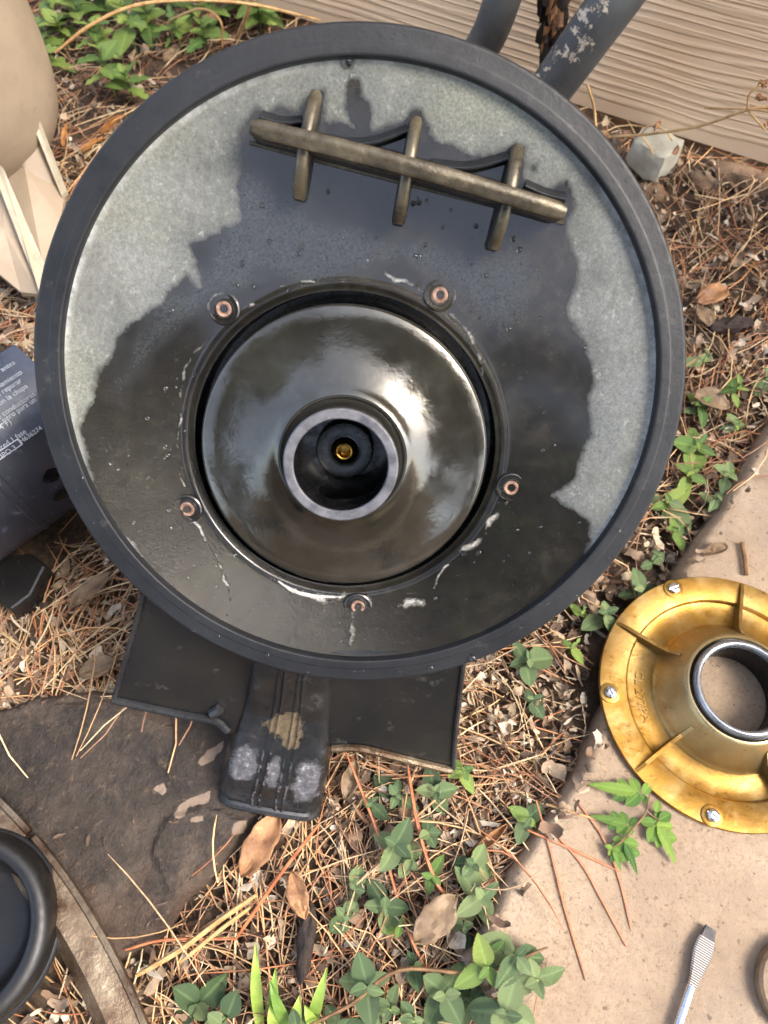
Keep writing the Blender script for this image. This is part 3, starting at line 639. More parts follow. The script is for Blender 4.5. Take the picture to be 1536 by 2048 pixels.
E0, E1 = BP(496, 282, -4), BP(1132, 445, -4)
pts = [PL(*(E0+(E1-E0)*t), face_w(*(E0+(E1-E0)*t))+.5) for t in np.linspace(0, 1, 20)]
obj('moulded_edge', tube(pts, .0009, 6), M['worn'], pump)
# bracket: two wings, central foot
def extr(pts, w0, w1, back=3.2):
    """pts: pixels with own plane w; plate of thickness back"""
    Q = [pinv_w(x, y, w) for x, y, w in pts]; n = len(Q)
    V = [PL(*q) for q in Q]+[PL(q[0], q[1], q[2]-back) for q in Q]
    return V, [tuple(range(n)), tuple(range(n, 2*n))[::-1]]+[(i, n+i, n+(i+1) % n, (i+1) % n) for i in range(n)]
def pinv_w(x, y, w): u, v = BP(x, y, w); return A([u, v, w])
WW = FW-2
lw = obj('bracket_wing', extr([(300, 1150, WW+22), (225, 1398, WW+6), (300, 1413, WW+5), (372, 1428, WW+4), (430, 1440, WW+4), (455, 1470, WW+3), (520, 1470, WW+3), (560, 1250, WW+20)], 0, 0), M['wing'], pump, smooth=False, bevel=.0012)
rw = obj('bracket_wing', extr([(600, 1250, WW+20), (620, 1500, WW+3), (668, 1494, WW+3), (720, 1494, WW+3), (800, 1513, WW+2), (905, 1540, WW+1), (912, 1460, WW+6), (930, 1300, WW+18)], 0, 0), M['wing'], pump, smooth=False, bevel=.0012)
def pxtube(pts, r, name, mat, parent, seg=8): return obj(name, tube(spline([PL(*pinv_w(x, y, w)) for x, y, w in pts], 24), r, seg), mat, parent)
pxtube([(226, 1400, WW+7), (300, 1416, WW+6), (372, 1431, WW+5), (430, 1442, WW+5), (456, 1462, WW+4)], .0024, 'rolled_lip', M['black'], lw)
pxtube([(664, 1497, WW+4), (720, 1497, WW+4), (800, 1516, WW+3), (904, 1541, WW+2)], .0024, 'rolled_lip', M['rust'], rw)
pxtube([(300, 1150, WW+23), (262, 1280, WW+15), (228, 1396, WW+7)], .0014, 'side_lip', M['black'], lw)
pxtube([(930, 1300, WW+19), (912, 1460, WW+7), (906, 1538, WW+2)], .0014, 'side_lip', M['black'], rw)
pxtube([(424, 1428, WW+7), (440, 1418, WW+8)], .003, 'lip_knob', M['black'], lw)
# foot: lofted rounded channel from behind the rim down to the slab
def foot():
    rows = [((505, 1290), (672, 1310), 34, 14), ((492, 1350), (668, 1368), 28, 14), ((482, 1398), (668, 1420), 19, 13), ((473, 1425), (668, 1450), 15, 14), ((462, 1465), (664, 1495), 14, 15), ((448, 1505), (658, 1540), 14, 16), ((436, 1550), (650, 1592), 13, 16), ((428, 1574), (646, 1616), 11, 14), ((430, 1592), (643, 1631), 11, 14), ((438, 1600), (634, 1636), 9, 13)]
    V = []; n = 30
    for (xa, ya), (xb, yb), dw, dep in rows:
        w = FW+dw-6; a, b = BP(xa, ya, w), BP(xb, yb, w); c = (a+b)/2; h = np.linalg.norm(b-a)/2; d = unit(b-a)
        for k in range(n):
            t = -1+2*k/(n-1); e = abs(t)**13
            x = t*h*(1 if abs(t) < .9 else 1.0); q = c+d*x; V.append(PL(q[0], q[1], w-e*dep+.5*math.cos(t*math.pi)))
    m = len(rows); back = []
    F = [(i*n+k, (i+1)*n+k, (i+1)*n+k+1, i*n+k+1) for i in range(m-1) for k in range(n-1)]
    # closing bottom and back
    off = len(V)
    for i in range(m):
        (xa, ya), (xb, yb), dw, dep = rows[i]
        for k in (0, n-1):
            V.append(V[i*n+k]-PN*.012)
    for i in range(m-1):
        F += [(i*n, off+2*i, off+2*i+2, (i+1)*n), ((i+1)*n+n-1, off+2*i+3, off+2*i+1, i*n+n-1), (off+2*i+1, off+2*i+3, off+2*i+2, off+2*i)]
    F.append(tuple((m-1)*n+k for k in range(n))+(off+2*m-1, off+2*m-2))
    return V, F, rows
fV, fF, rows = foot()
def foot_pt(sv_, t, h=0.0):
    f = sv_*(len(rows)-1); i = min(int(f), len(rows)-2); g = f-i; g = g*g*(3-2*g)*.5+g*.5; k = (t+1)/2*29; j = min(int(k), 28); u = k-j
    q = lambda a, b: A(fV[a*30+b]); p = (q(i, j)*(1-u)+q(i, j+1)*u)*(1-g)+(q(i+1, j)*(1-u)+q(i+1, j+1)*u)*g
    return p+PN*h
PB = [(.60, -.60, .12, .32), (.64, .62, .15, .33), (.61, -.02, .10, .14)]; MB_ = [(.36, .0, .09, .5), (.45, .18, .05, .22), (.30, .1, .05, .25)]
def footmesh():
    ns, nt = 120, 90; V = []; pl = []; md = []
    for a in range(ns+1):
        for b in range(nt+1):
            sv_, t = a/ns, -1+2*b/nt; h = 0
            for t0 in (-.30, -.17, .13, .26):
                tt = t0+.05*(1-sv_); h = max(h, .0013*math.exp(-((t-tt)/.026)**2))
            h *= min(1, (1-sv_)*25); V.append(foot_pt(sv_, t, h+.0004*nz(sv_*9, t*4, 1, 2)))
            e = lambda L: max(1.1-math.sqrt(((sv_-s0)/rs)**2+((t-t0)/rt)**2) for s0, t0, rs, rt in L)
            pl.append(max(e(PB), (.45 if h > .0007 and sv_ > .5 and nz(sv_*30, t*9, 1) > -.1 else 0))); md.append(e(MB_))
    F = [(a*(nt+1)+b, (a+1)*(nt+1)+b, (a+1)*(nt+1)+b+1, a*(nt+1)+b+1) for a in range(ns) for b in range(nt)]
    o1 = len(V); V += [V[a*(nt+1)+b]-PN*.012 for a in range(0, ns+1) for b in (0, nt)]
    for a in range(ns):
        F += [(a*(nt+1), o1+2*a, o1+2*a+2, (a+1)*(nt+1)), ((a+1)*(nt+1)+nt, o1+2*a+3, o1+2*a+1, a*(nt+1)+nt)]
    k = ns*(nt+1); F.append(tuple(k+b for b in range(nt+1))+(o1+2*ns+1, o1+2*ns)); F.append((o1, o1+1, o1+2*ns+1, o1+2*ns))
    pl += [0]*(2*ns+2); md += [0]*(2*ns+2); return V, F, pl, md
V, F, pl, md = footmesh(); ft = obj('foot', (V, F), M['foot'], pump, ang=60); setattr_f(ft.data, 'pale', pl); setattr_f(ft.data, 'mud', md)
if (A(ft.data.polygons[100].normal)@PN) < 0: ft.data.flip_normals()
pts = [foot_pt(1, t, -.001) - PV*.0012 for t in np.linspace(-.97, .97, 40)]
obj('foot_lip', tube(pts, .0034, 10), M['black'], ft)
# water pool at the foot of the dish
u, v, w = FP(775, 1303); zp = PL(u, v, w)[2]
def pool():
    V = []; F = []; n = 40
    A_, B_ = [], []
    for i in range(n+1):
        uu = -60+100*i/n
        vo = -math.sqrt(127.6**2-uu*uu)
        # march upward along the face until it rises above the water
        wo = (zp-PO[2]-PV[2]*vo*mm)/(PN[2]*mm)
        if wo < -4.6: continue
        wo = min(wo, -1.5) ; A_.append(PL(uu, vo, wo))
        vv = vo
        while vv < vo+30 and PL(uu, vv, face_w(uu, vv))[2] < zp: vv += .3
        vv += .5
        B_.append(PL(uu, vv, (zp-PO[2]-PV[2]*vv*mm)/(PN[2]*mm)))
    k = len(A_)
    return A_+B_, [(i, i+1, k+i+1, k+i) for i in range(k-1)]
pv, pf = pool()
if len(pf) > 2: obj('water_puddle', (pv, pf), M['water'], pump)
def drops(fn, n, rmin, rmax):
    parts = []
    for i in range(n):
        c, nn = fn(); r = rmin+(rmax-rmin)*random.random()**3; s = unit(np.cross(nn, EX+.01)); t = np.cross(nn, s)
        pr = [(r, -.0001), (r*.95, r*.35), (r*.6, r*.68), (r*.02, r*.8)]; parts.append(lathe(pr, c, s, t, nn, 8))
    return join(*parts)
def df():
    while True:
        a = random.random()*6.28; r = random.uniform(72, 122); u, v = EC+A([math.cos(a), math.sin(a)])*r
        if np.hypot(u, v) < 124 and polydist([(u, v)], WETuv)[1][0]: return PL(u, v, face_w(u, v)), PN
stuff(obj('water_droplets', drops(df, 320, .0003, .0013), M['water'], pump))
def df2():
    a = random.uniform(-2.9, -.3); r = random.uniform(130, 138.5); return PL(math.cos(a)*r, math.sin(a)*r, .1), PN
stuff(obj('rim_droplets', drops(df2, 26, .0004, .0013), M['water'], pump))
for x, y, r in [(945, 1316, 1.9), (862, 1336, 1.6), (614, 1345, 1.1), (695, 122, 2.2), (706, 150, 1.2)]:
    u, v = BP(x, y, .1); w = .1
    if y < 200: u, v, w = FP(x, y) if y > 115 else (u, v, w)
    obj('water_bead', lathe([(r*mm, -.0001), (r*.95*mm, r*.4*mm), (r*.6*mm, r*.75*mm), (.00002, r*.9*mm)], PL(u, v, w), PU, PV, PN, 20), M['water'], pump)
def df3():
    s, t = random.uniform(.1, .95), random.uniform(-.85, .85); return foot_pt(s, t), PN
stuff(obj('foot_droplets', drops(df3, 70, .0003, .0009), M['water'], ft))

# ------------------------------------------------------------------ gold seal plate
gc = G(1497, 1388, .012); 
gc = A([.2305, .1, 0]); gc[:2] = (.2195, .0937)
gold = thing('seal_plate', 'round gold coloured cast metal plate with a steel ring in its middle', 'metal plate', (gc[0], gc[1], ST))
GO = A([gc[0], gc[1], ST+.0005]); GS = .957
def glathe(pr, seg=144, c=None, X=EX, Y=EY): return lathe([(r*mm*GS, z*mm) for r, z in pr], GO if c is None else c, X, Y, EZ, seg)
obj('disc', glathe([(82, 0), (84.3, .2), (84.5, .8), (84.5, 3.4), (84.0, 4.1), (67.5, 4.5), (66.4, 3.9), (65.6, 1.9), (64.4, 1.4), (50.5, 1.8), (48.5, 3.2), (47.0, 5.6), (45.2, 8.2), (42.6, 12), (39.6, 17), (37, 21.5), (35.6, 24), (34.6, 25), (33.4, 25.2), (32.8, 24.4), (32.8, 8), (32.8, 0)]), M['gold'], gold, ang=40)
obj('rubber_seal', glathe([(32.8, 24), (32.2, 25), (30.6, 24.4), (30.4, 12)], 96), M['pit'], gold)
obj('steel_ring', glathe([(31, 20), (31.1, 26.4), (30.5, 28), (29.2, 28.8), (27.6, 28.4), (26.8, 27.2), (26.4, 25)], 128), M['steel_dk'], gold, ang=60)
obj('bore_wall', glathe([(26.4, 25), (26.6, 24), (27.2, 4), (27.2, .3)], 96), M['pit'], gold)
for k in range(5):
    a = math.radians(72+72*k-1); d = A([math.cos(a), math.sin(a), 0]); p = A([-d[1], d[0], 0]); V = []
    sec = [(40, 17.5), (47, 11.6), (55, 9.4), (66, 8), (76, 7), (83.2, 4.7)]
    for r, z in sec:
        for o_, zz in ((-1.9, .5), (-1.1, z), (1.1, z), (1.9, .5)): V.append(GO+d*r*mm*GS+p*o_*mm+EZ*zz*mm)
    F = [(i*4+j, (i+1)*4+j, (i+1)*4+j+1, i*4+j+1) for i in range(len(sec)-1) for j in range(3)]+[(0, 1, 2, 3), (23, 22, 21, 20)]
    obj('rib', (V, F), M['gold'], gold, smooth=False)
    a2_ = a+math.radians(36); d = A([math.cos(a2_), math.sin(a2_), 0]); c = GO+d*.0750; rr = random.uniform(0, 3.1); X = A([math.cos(rr), math.sin(rr), 0]); Y = A([-X[1], X[0], 0])
    bs = obj('screw_boss', lathe([(6.6*mm, 3.6*mm), (6.3*mm, 5*mm), (5.4*mm, 5.3*mm), (.1*mm, 5.2*mm)], c, EX, EY, EZ, 32), M['gold'], gold)
    # slotted screw head: two half caps
    parts = []
    for sg in (-1, 1):
        V = []; n = 16; lay = [(3.9, 5.2), (3.9, 7.0), (3.4, 7.9), (2.0, 8.4)]
        a0 = math.asin(.55/3.9)
        for r, z in lay:
            for i in range(n+1):
                a_ = math.asin(min(1, .5/r)); th = a_+(math.pi-2*a_)*i/n; V.append(c+(X*math.cos(th)+Y*math.sin(th)*sg)*r*mm+EZ*z*mm)
        F = [(l*(n+1)+i, l*(n+1)+i+1, (l+1)*(n+1)+i+1, (l+1)*(n+1)+i) for l in range(3) for i in range(n)]+[tuple(3*(n+1)+i for i in range(n+1))]+[(l*(n+1), (l+1)*(n+1), (l+1)*(n+1)+n, l*(n+1)+n) for l in range(3)]
        parts.append((V, F))
    parts.append(lathe([(3.8*mm, 6.6*mm), (.02*mm, 6.6*mm)], c, EX, EY, EZ, 20))
    obj('screw', join(*parts), M['steel'], bs, smooth=False)
def textmesh(s, size, ext=0.0):
    cu = bpy.data.curves.new('t', 'FONT'); cu.body = s; cu.size = size; cu.extrude = ext; cu.resolution_u = 3
    t = bpy.data.objects.new('t', cu); COL.objects.link(t); bpy.context.view_layer.update()
    me = bpy.data.meshes.new_from_object(t.evaluated_get(bpy.context.evaluated_depsgraph_get()))
    V = [A(v.co) for v in me.vertices]; F = [tuple(p.vertices) for p in me.polygons]
    bpy.data.objects.remove(t); bpy.data.curves.remove(cu); bpy.data.meshes.remove(me); return V, F
# cast number, reading down the plate, bent along its arc
V, F = textmesh('CL 277PA', 7.2*mm, .35*mm); wd = max(v[0] for v in V)
VV = []
for v in V:
    a = math.pi - (wd/2-v[0])/(.0575); a = math.pi+(v[0]-wd/2)*1.1/.055; r = .0575-(v[1]); VV.append(GO+A([math.cos(a), math.sin(a), 0])*r+EZ*(.00195+v[2]))
obj('cast_lettering', (VV, F), M['gold'], gold, smooth=False)

# ------------------------------------------------------------------ screwdriver
sdv = thing('screwdriver', 'flat blade screwdriver with blackened tip lying on the tan slab', 'screwdriver', G(1380, 1960, ST))
tipc, s0c = G(1421, 1855, ST+.004), G(1357, 2048, ST+.004); SD = unit(s0c-tipc); SPp = np.cross(EZ, SD)
sec = [(0, 3.0, .6), (6, 4.1, .9), (9.5, 4.9, 1.2), (14, 5.2, 1.6), (20, 4.3, 2.0), (27, 2.9, 2.4), (32, 2.5, 2.5)]
def blade(s0, s1):
    ss = [q for q in sec if s0 <= q[0] <= s1]; V = []; al = []
    for s, w, h in ss:
        for a, b in ((-1, -.6), (-.8, -1), (.8, -1), (1, -.6), (1, .6), (.8, 1), (-.8, 1), (-1, .6)):
            V.append(tipc+SD*s*mm+SPp*w*mm*a+EZ*h*mm*b); al.append((s*mm, 0, 0))
    n = len(ss); F = [(i*8+k, (i+1)*8+k, (i+1)*8+(k+1) % 8, i*8+(k+1) % 8) for i in range(n-1) for k in range(8)]+[tuple(range(8)), tuple((n-1)*8+k for k in range(8))[::-1]]
    return (V, F), al
vf, al = blade(0, 6); obj('blade_tip', vf, M['tip'], sdv, smooth=False)
vf, al = blade(6, 32); o = obj('blade', vf, M['ridge'], sdv, smooth=False); setattr_v(o.data, 'along', al)
obj('shank', tube([tipc+SD*s for s in (.031, .06, .1, .135)], .0025, 20), M['steel'], sdv)
hc = tipc+SD*.135+EZ*.004
obj('handle', tube([hc+SD*s for s in (0, .004, .02, .05, .085, .095)], [.006, .011, .010, .013, .013, .008], 12), M['tip'], sdv)
# tan cap at the corner
cc = G(1598, 1975, ST)
tag(obj('round_cap', lathe([(.0238, .0), (.0245, .001), (.0245, .007), (.023, .0085), (.018, .0085), (.016, .007), (.0001, .007)], cc, EX, EY, EZ, 64), M['deadtan']), 'round tan disc at the lower right corner beside the screwdriver', 'disc')

# ------------------------------------------------------------------ motor, tank
mot = thing('electric_motor', 'dusty black cylindrical motor with a printed label, half hidden by the pump plate', 'motor', G(0, 1000, 0))
n1 = unit(np.cross(ray(0, 1112), ray(150, 1022))); n2 = unit(np.cross(ray(0, 592), ray(70, 562)))
MD = np.cross(n1, n2); MD = MD if MD[0] > 0 else -MD; MD = unit(MD*A([1, 1, 0])); MS = A([-MD[1], MD[0], 0])
n1 = unit(np.cross(ray(75, 1068), MD)); n2 = unit(np.cross(ray(35, 577), MD)); ha = math.acos(abs(n1@n2))/2
bs = [unit(np.cross(q, MD)) for q in (n1, n2)]; bs = [q if q[2] < 0 else -q for q in bs]; bq = unit(bs[0]+bs[1]); tt = bq[2]/math.sin(ha); MR = (H-.004)/(1-tt)
mq0 = C0+bq*MR/math.sin(ha)
def cylhit(px, py, R=None):
    R = R or MR; d = ray(px, py); p = C0-mq0; dd = d-MD*(d@MD); pp = p-MD*(p@MD); a = dd@dd; b = 2*dd@pp; c = pp@pp-R*R; D = b*b-4*a*c
    if D < 0: return None
    t = (-b-math.sqrt(D))/(2*a); q = C0+d*t; r = q-mq0; return r@MD, math.atan2(r[2], r@MS)
e_ = cylhit(125, 985); ME = mq0+MD*(e_[0]+.030)
def mp(s, ang, r=None): return ME-MD*s+(MS*math.cos(ang)+EZ*math.sin(ang))*(r or MR)
def ch(px, py): a = cylhit(px, py); return (e_[0]+.030)-a[0], a[1]
print('MOTOR R', MR, 'end', ME, 'axis z', mq0[2])
obj('shell', lathe([(.0001, .0), (MR*.8, 0), (MR*.97, .004), (MR, .012), (MR, .05), (MR*1.012, .051), (MR*1.012, .055), (MR, .056), (MR, .26), (MR*.9, .27), (.0001, .27)], ME, MS, EZ, -MD, 96), M['motor'], mot)
for k, (x, y) in enumerate([(104, 950), (124, 988), (143, 1020)]):
    s0, a = ch(x, y) if cylhit(x, y) else (.02, 3.3); V = []
    for i in range(9):
        aa = a+math.radians(-4.5+9*i/8)
        for s_k in (-.0065, .0065): V.append(mp(s0+s_k*(1-.06*(i-4)**2), aa, MR+.0006))
    obj('vent_slot', (V, [(2*i, 2*i+2, 2*i+3, 2*i+1) for i in range(8)]), M['pit'], mot, smooth=False)
# label wrapped on the shell
LS0, LA1 = ch(30, 690); LA0 = ch(85, 858)[1]; V = []; n = 24
for i in range(n+1):
    a = LA0+(LA1-LA0)*i/n
    for s_ in (LS0-.018*(1-i/n)**.0*0-.006*(1-i/n), LS0+.15): V.append(mp(s_, a, MR+.0007))
lb = obj('label', (V, [(2*i, 2*i+2, 2*i+3, 2*i+1) for i in range(n)]), M['label'], mot)
def wraptext(s, size, px, py, name='printed_line'):
    s0, ang = ch(px, py); V, F = textmesh(s, size); wd = max(v[0] for v in V); out = [mp(s0+(wd-v[0]), ang-(v[1]-size*.35)/MR, MR+.0012) for v in V]
    return obj(name, (out, F), M['ink'], lb, smooth=False)
for t_, x, y in [('alimentación antes', 29, 725), ('su funcionamiento', 43, 744), ('antes de reparar', 42, 760), ('motor con la chapa', 54, 771), ('Para conexión utilice conductores', 68, 787), ('de 60°C (140°F), pero para un', 70, 798), ('de 90°C (194°F)', 20, 842), ('NEMA para 1 M. pared 1 fase', 50, 861)]: wraptext(t_, .0043, x, y)
wraptext('H636274', .0040, 82, 854); wraptext('NEMA TIPO 3', .0043, 30, 893)
c1, c2 = ch(34, 877), ch(45, 885); c3_ = ch(44, 887)
bx = []
ba0, ba1, bs_ = c1[1], c2[1]+.012, (c1[0]+c2[0])/2
for (s0, s1, a0, a1) in [(bs_, bs_+.09, math.degrees(ba0), math.degrees(ba0)+.5), (bs_, bs_+.09, math.degrees(ba1)-.5, math.degrees(ba1)), (bs_, bs_+.0008, math.degrees(ba0), math.degrees(ba1))]:
    V = []
    for i in range(7):
        for s in (s0, s1): V.append(mp(s, math.radians(a0+(a1-a0)*i/6), MR+.0010))
    bx.append((V, [(2*i, 2*i+2, 2*i+3, 2*i+1) for i in range(6)]))
obj('printed_box', join(*bx), M['ink'], lb, smooth=False)
obj('motor_foot', prism(gp([(-60, 1120), (60, 1105), (92, 1130), (62, 1190), (20, 1222), (-70, 1160)], .02), 0.0, .02), M['wing'], mot, smooth=False, bevel=.002)
# filter tank
tk = thing('filter_tank', 'beige pool filter tank with a flared cream base in the top left corner', 'tank', G(-260, 240, 0))
# wide body: ellipsoid standing left of frame
def tank():
    tc = G(-170, 40, .17); r = .165; return tc, r
dT = .56; 
tc = C0+ray(-165, 60)*dT
rT = (57+165)/FPX*dT*1.0
prof = [(.0001, -1.32), (.45, -1.27), (.72, -1.12), (.9, -.85), (.985, -.45), (1, 0), (1, .3), (.96, .9), (.85, 1.6), (.6, 2.0), (.0001, 2.15)]
S = spline([A([a, b, 0]) for a, b in prof], 50); lo = -1.32*rT
# align the body's axis a little towards the camera so its belly closes above the base
obj('tank_body', lathe([(max(p[0], 0)*rT, p[1]*rT) for p in S], tc, EX, EY, EZ, 96), M['tank'], tk)
def fin(pts, thick, name, mat, zs):
    P = [G(x, y, z) for (x, y), z in zip(pts, zs)]
    nrm = unit(np.cross(P[1]-P[0], P[2]-P[0])); n = len(P); 
    V = P+[p+nrm*thick for p in P]; return obj(name, (V, [tuple(range(n))[::-1], tuple(range(n, 2*n))]+[(i, (i+1) % n, n+(i+1) % n, n+i) for i in range(n)]), mat, tk, smooth=False, bevel=.0008)
def slabpoly(pts, name, mat, th=.004):
    P = [G(x, y, z) for x, y, z in pts]; n = len(P); V = P+[p-EZ*th for p in P]; c = len(V); V += [sum(P)/n, sum(P)/n-EZ*th]
    F = [(i, (i+1) % n, c) for i in range(n)]+[(n+(i+1) % n, n+i, c+1) for i in range(n)]+[(i, n+i, n+(i+1) % n, (i+1) % n) for i in range(n)]
    return obj(name, (V, F), mat, tk, smooth=False)
slabpoly([(48, 178, .10), (57, 200, .095), (131, 383, .035), (120, 440, .03), (86, 530, .022), (50, 480, .03), (-40, 300, .06), (-60, 180, .1)], 'base_panel', M['tank'])
slabpoly([(48, 178, .106), (62, 196, .102), (134, 382, .040), (122, 390, .038), (46, 200, .102)], 'base_edge', M['pale'])
slabpoly([(-10, 322, .075), (6, 338, .073), (86, 528, .032), (76, 588, .026), (42, 584, .026), (-60, 500, .05), (-90, 350, .07)], 'base_panel', M['tank'])
slabpoly([(-12, 318, .081), (5, 334, .079), (88, 526, .038), (80, 590, .032), (70, 560, .034), (-14, 342, .079)], 'base_rib', M['pale'])
# ------------------------------------------------------------------ clamp band & black housing bottom left
def circ3(a, b, c):
    Am = 2*A([b-a, c-a]); bb = A([b@b-a@a, c@c-a@a]); o = np.linalg.solve(Am, bb); return o, np.linalg.norm(a-o)
a3, b3, c3 = [G(x, y, .02)[:2] for x, y in ((0, 1592), (164, 1790), (297, 2048))]
oc, rc = circ3(a3, b3, c3)
def arcpt(p): q = p-oc; return math.atan2(q[1], q[0])
aa0, aa1 = arcpt(a3)+.35, arcpt(c3)-.6
def band(a0, a1, sec, n=60):
    V = []; m = len(sec)
    for i in range(n+1):
        a = a0+(a1-a0)*i/n
        for r, z in sec: V.append(A([oc[0]+math.cos(a)*(rc+r), oc[1]+math.sin(a)*(rc+r), z]))
    return V, [(i*m+k, (i+1)*m+k, (i+1)*m+(k+1) % m, i*m+(k+1) % m) for i in range(n) for k in range(m)]+[tuple(range(m)), tuple(n*m+k for k in range(m))[::-1]]
cb = thing('clamp_band', 'rusty curved steel clamp band at the lower left, lying over the dark slab', 'clamp', (oc[0], oc[1], DK))
secA = [(.0, .0185), (.0, .0225), (-.003, .0225), (-.0045, .020), (-.018, .0225), (-.0265, .0145), (-.0275, .0045), (-.030, .0045), (-.031, .0025), (-.026, .0025), (-.0245, .0125), (-.0175, .0195), (-.0045, .0175)]
asm = arcpt(G(42, 1690, .02)[:2])
obj('band', band(aa0, asm+.004, secA), M['rust'], cb, smooth=True, ang=25)
obj('band', band(asm-.006, aa1, [(r, z-.0006) for r, z in secA]), M['rust'], cb, smooth=True, ang=25)
hc = G(-95, 1862, .03)
hs = thing('strainer_housing', 'black plastic cup with rolled rims in the lower left corner inside the clamp', 'pump housing', (hc[0], hc[1], 0))
HO = A([hc[0], hc[1], .012]); HZ = unit(EZ+EX*.12-EY*.05); HX = unit(np.cross(EY, HZ)); HY = np.cross(HZ, HX)
obj('cup', lathe([(r*mm, z*mm) for r, z in [(46, -6), (50, 2), (51.5, 12), (51.3, 22), (50, 27), (47.5, 29), (44, 29.2), (41.6, 28), (40.4, 25), (39, 19), (37.5, 12), (34, 6), (30, 4), (.1, 3.8)]], HO, HX, HY, HZ, 128), M['cup'], hs, ang=70)
obj('ring', lathe([(r*mm, z*mm) for r, z in [(51.4, 6), (53.0, 7), (53.0, 11), (51.4, 12)]], HO, HX, HY, HZ, 128, True), M['rim'], hs, ang=70)

# ------------------------------------------------------------------ litter
PUMPXY = (PO[0], PO[1])
def visible_xy():
    while True:
        x, y = rng.uniform(-120, 1660), rng.uniform(-60, 2150); p = G(x, y)
        return p[0], p[1], x, y
slA, dsA = A(SLAB), A(DSLAB)
NT = [lin(c) for c in ((206, 148, 104), (186, 124, 86), (222, 184, 134), (170, 126, 96), (230, 204, 160), (210, 178, 138), (158, 118, 92), (220, 176, 126), (198, 168, 134))]
LT = [lin(c) for c in ((206, 188, 160), (182, 158, 130), (224, 210, 188), (150, 120, 94), (124, 98, 76), (194, 170, 142), (168, 144, 120), (100, 80, 64))]
def density(px, py):          # chance that a candidate is kept
    d = 1.0
    if py < 560 and px < 560: d = .75
    if px < 720 and py > 1660: d = .55
    return d
def sample(n, world_uniform=.35):
    out = []
    while len(out) < n:
        if rng.random() < world_uniform:
            x, y = rng.uniform(-.8, .9), rng.uniform(-.15, 1.4); px, py = 800, 300
        else: x, y, px, py = visible_xy()
        if y > 1.6 or abs(x) > .9: continue
        out.append((x, y, px, py))
    P = A([(a, b) for a, b, _, _ in out]); d1, i1 = polydist(P, slA); d2, i2 = polydist(P, dsA)
    sw = (P-wa[:2])@WN[:2]
    gd = np.hypot(*(P-GO[:2]).T) < .086; hd = np.hypot(*(P-HO[:2]).T) < .060
    ms = (P-ME[:2])@(-MD[:2]); mq = (P-ME[:2])@MS[:2]; mo = (ms > -.002) & (ms < .28) & (abs(mq) < MR)
    keep = []
    for k, (x, y, px, py) in enumerate(out):
        if sw[k] < -.03 or gd[k] or hd[k] or mo[k]: continue
        if rng.random() > density(px, py): continue
        keep.append((x, y, i1[k], i2[k], min(d1[k], d2[k]), px, py))
    return keep
def needles(n, name, zup=(.0, .012), cols=NT):
    V = []; F = []; C = []
    for (x, y, on1, on2, dd, px, py) in sample(n):
        if (on1 or on2) and (dd > .008 or rng.random() < .6): continue
        if math.hypot(x-GO[0], y-GO[1]) < .125: continue
        flow = 2.2*nz(x, y, 3.0, 11)+(.7 if px < 400 else 1.1)
        a = flow+rng.normal(0, .75); L = rng.uniform(.03, .115); c = rng.normal(0, 1.1)
        base = (ST if on1 else DK if on2 else gz(x, y))+rng.uniform(*zup); tilt = rng.normal(0, .05)
        r = rng.uniform(.00038, .0007); nseg = 5; P = []
        for k in range(nseg+1):
            t = k/nseg-.5; aa = a+c*t*L*6; P.append((x+math.cos(aa)*L*t, y+math.sin(aa)*L*t, max(base+tilt*L*t+.004*(1-4*t*t)*.5, .0)))
        P = A(P)
        if on1 or on2: P[:, 2] = np.maximum(P[:, 2], ST+.0008)
        v, f = tube(P, [r*.7]+[r]*(nseg-1)+[r*.35], 3, False); o = len(V); V += v; F += [tuple(i+o for i in q) for q in f]
        co = cols[rng.integers(len(cols))]; g = rng.uniform(.7, 1.25); C += [[q*g for q in co]]*len(v)
    me = mkmesh(name, V, F, M['needle']); setattr_c(me, 'tint', A(C)); o = bpy.data.objects.new(name, me); link(o); stuff(o); return o
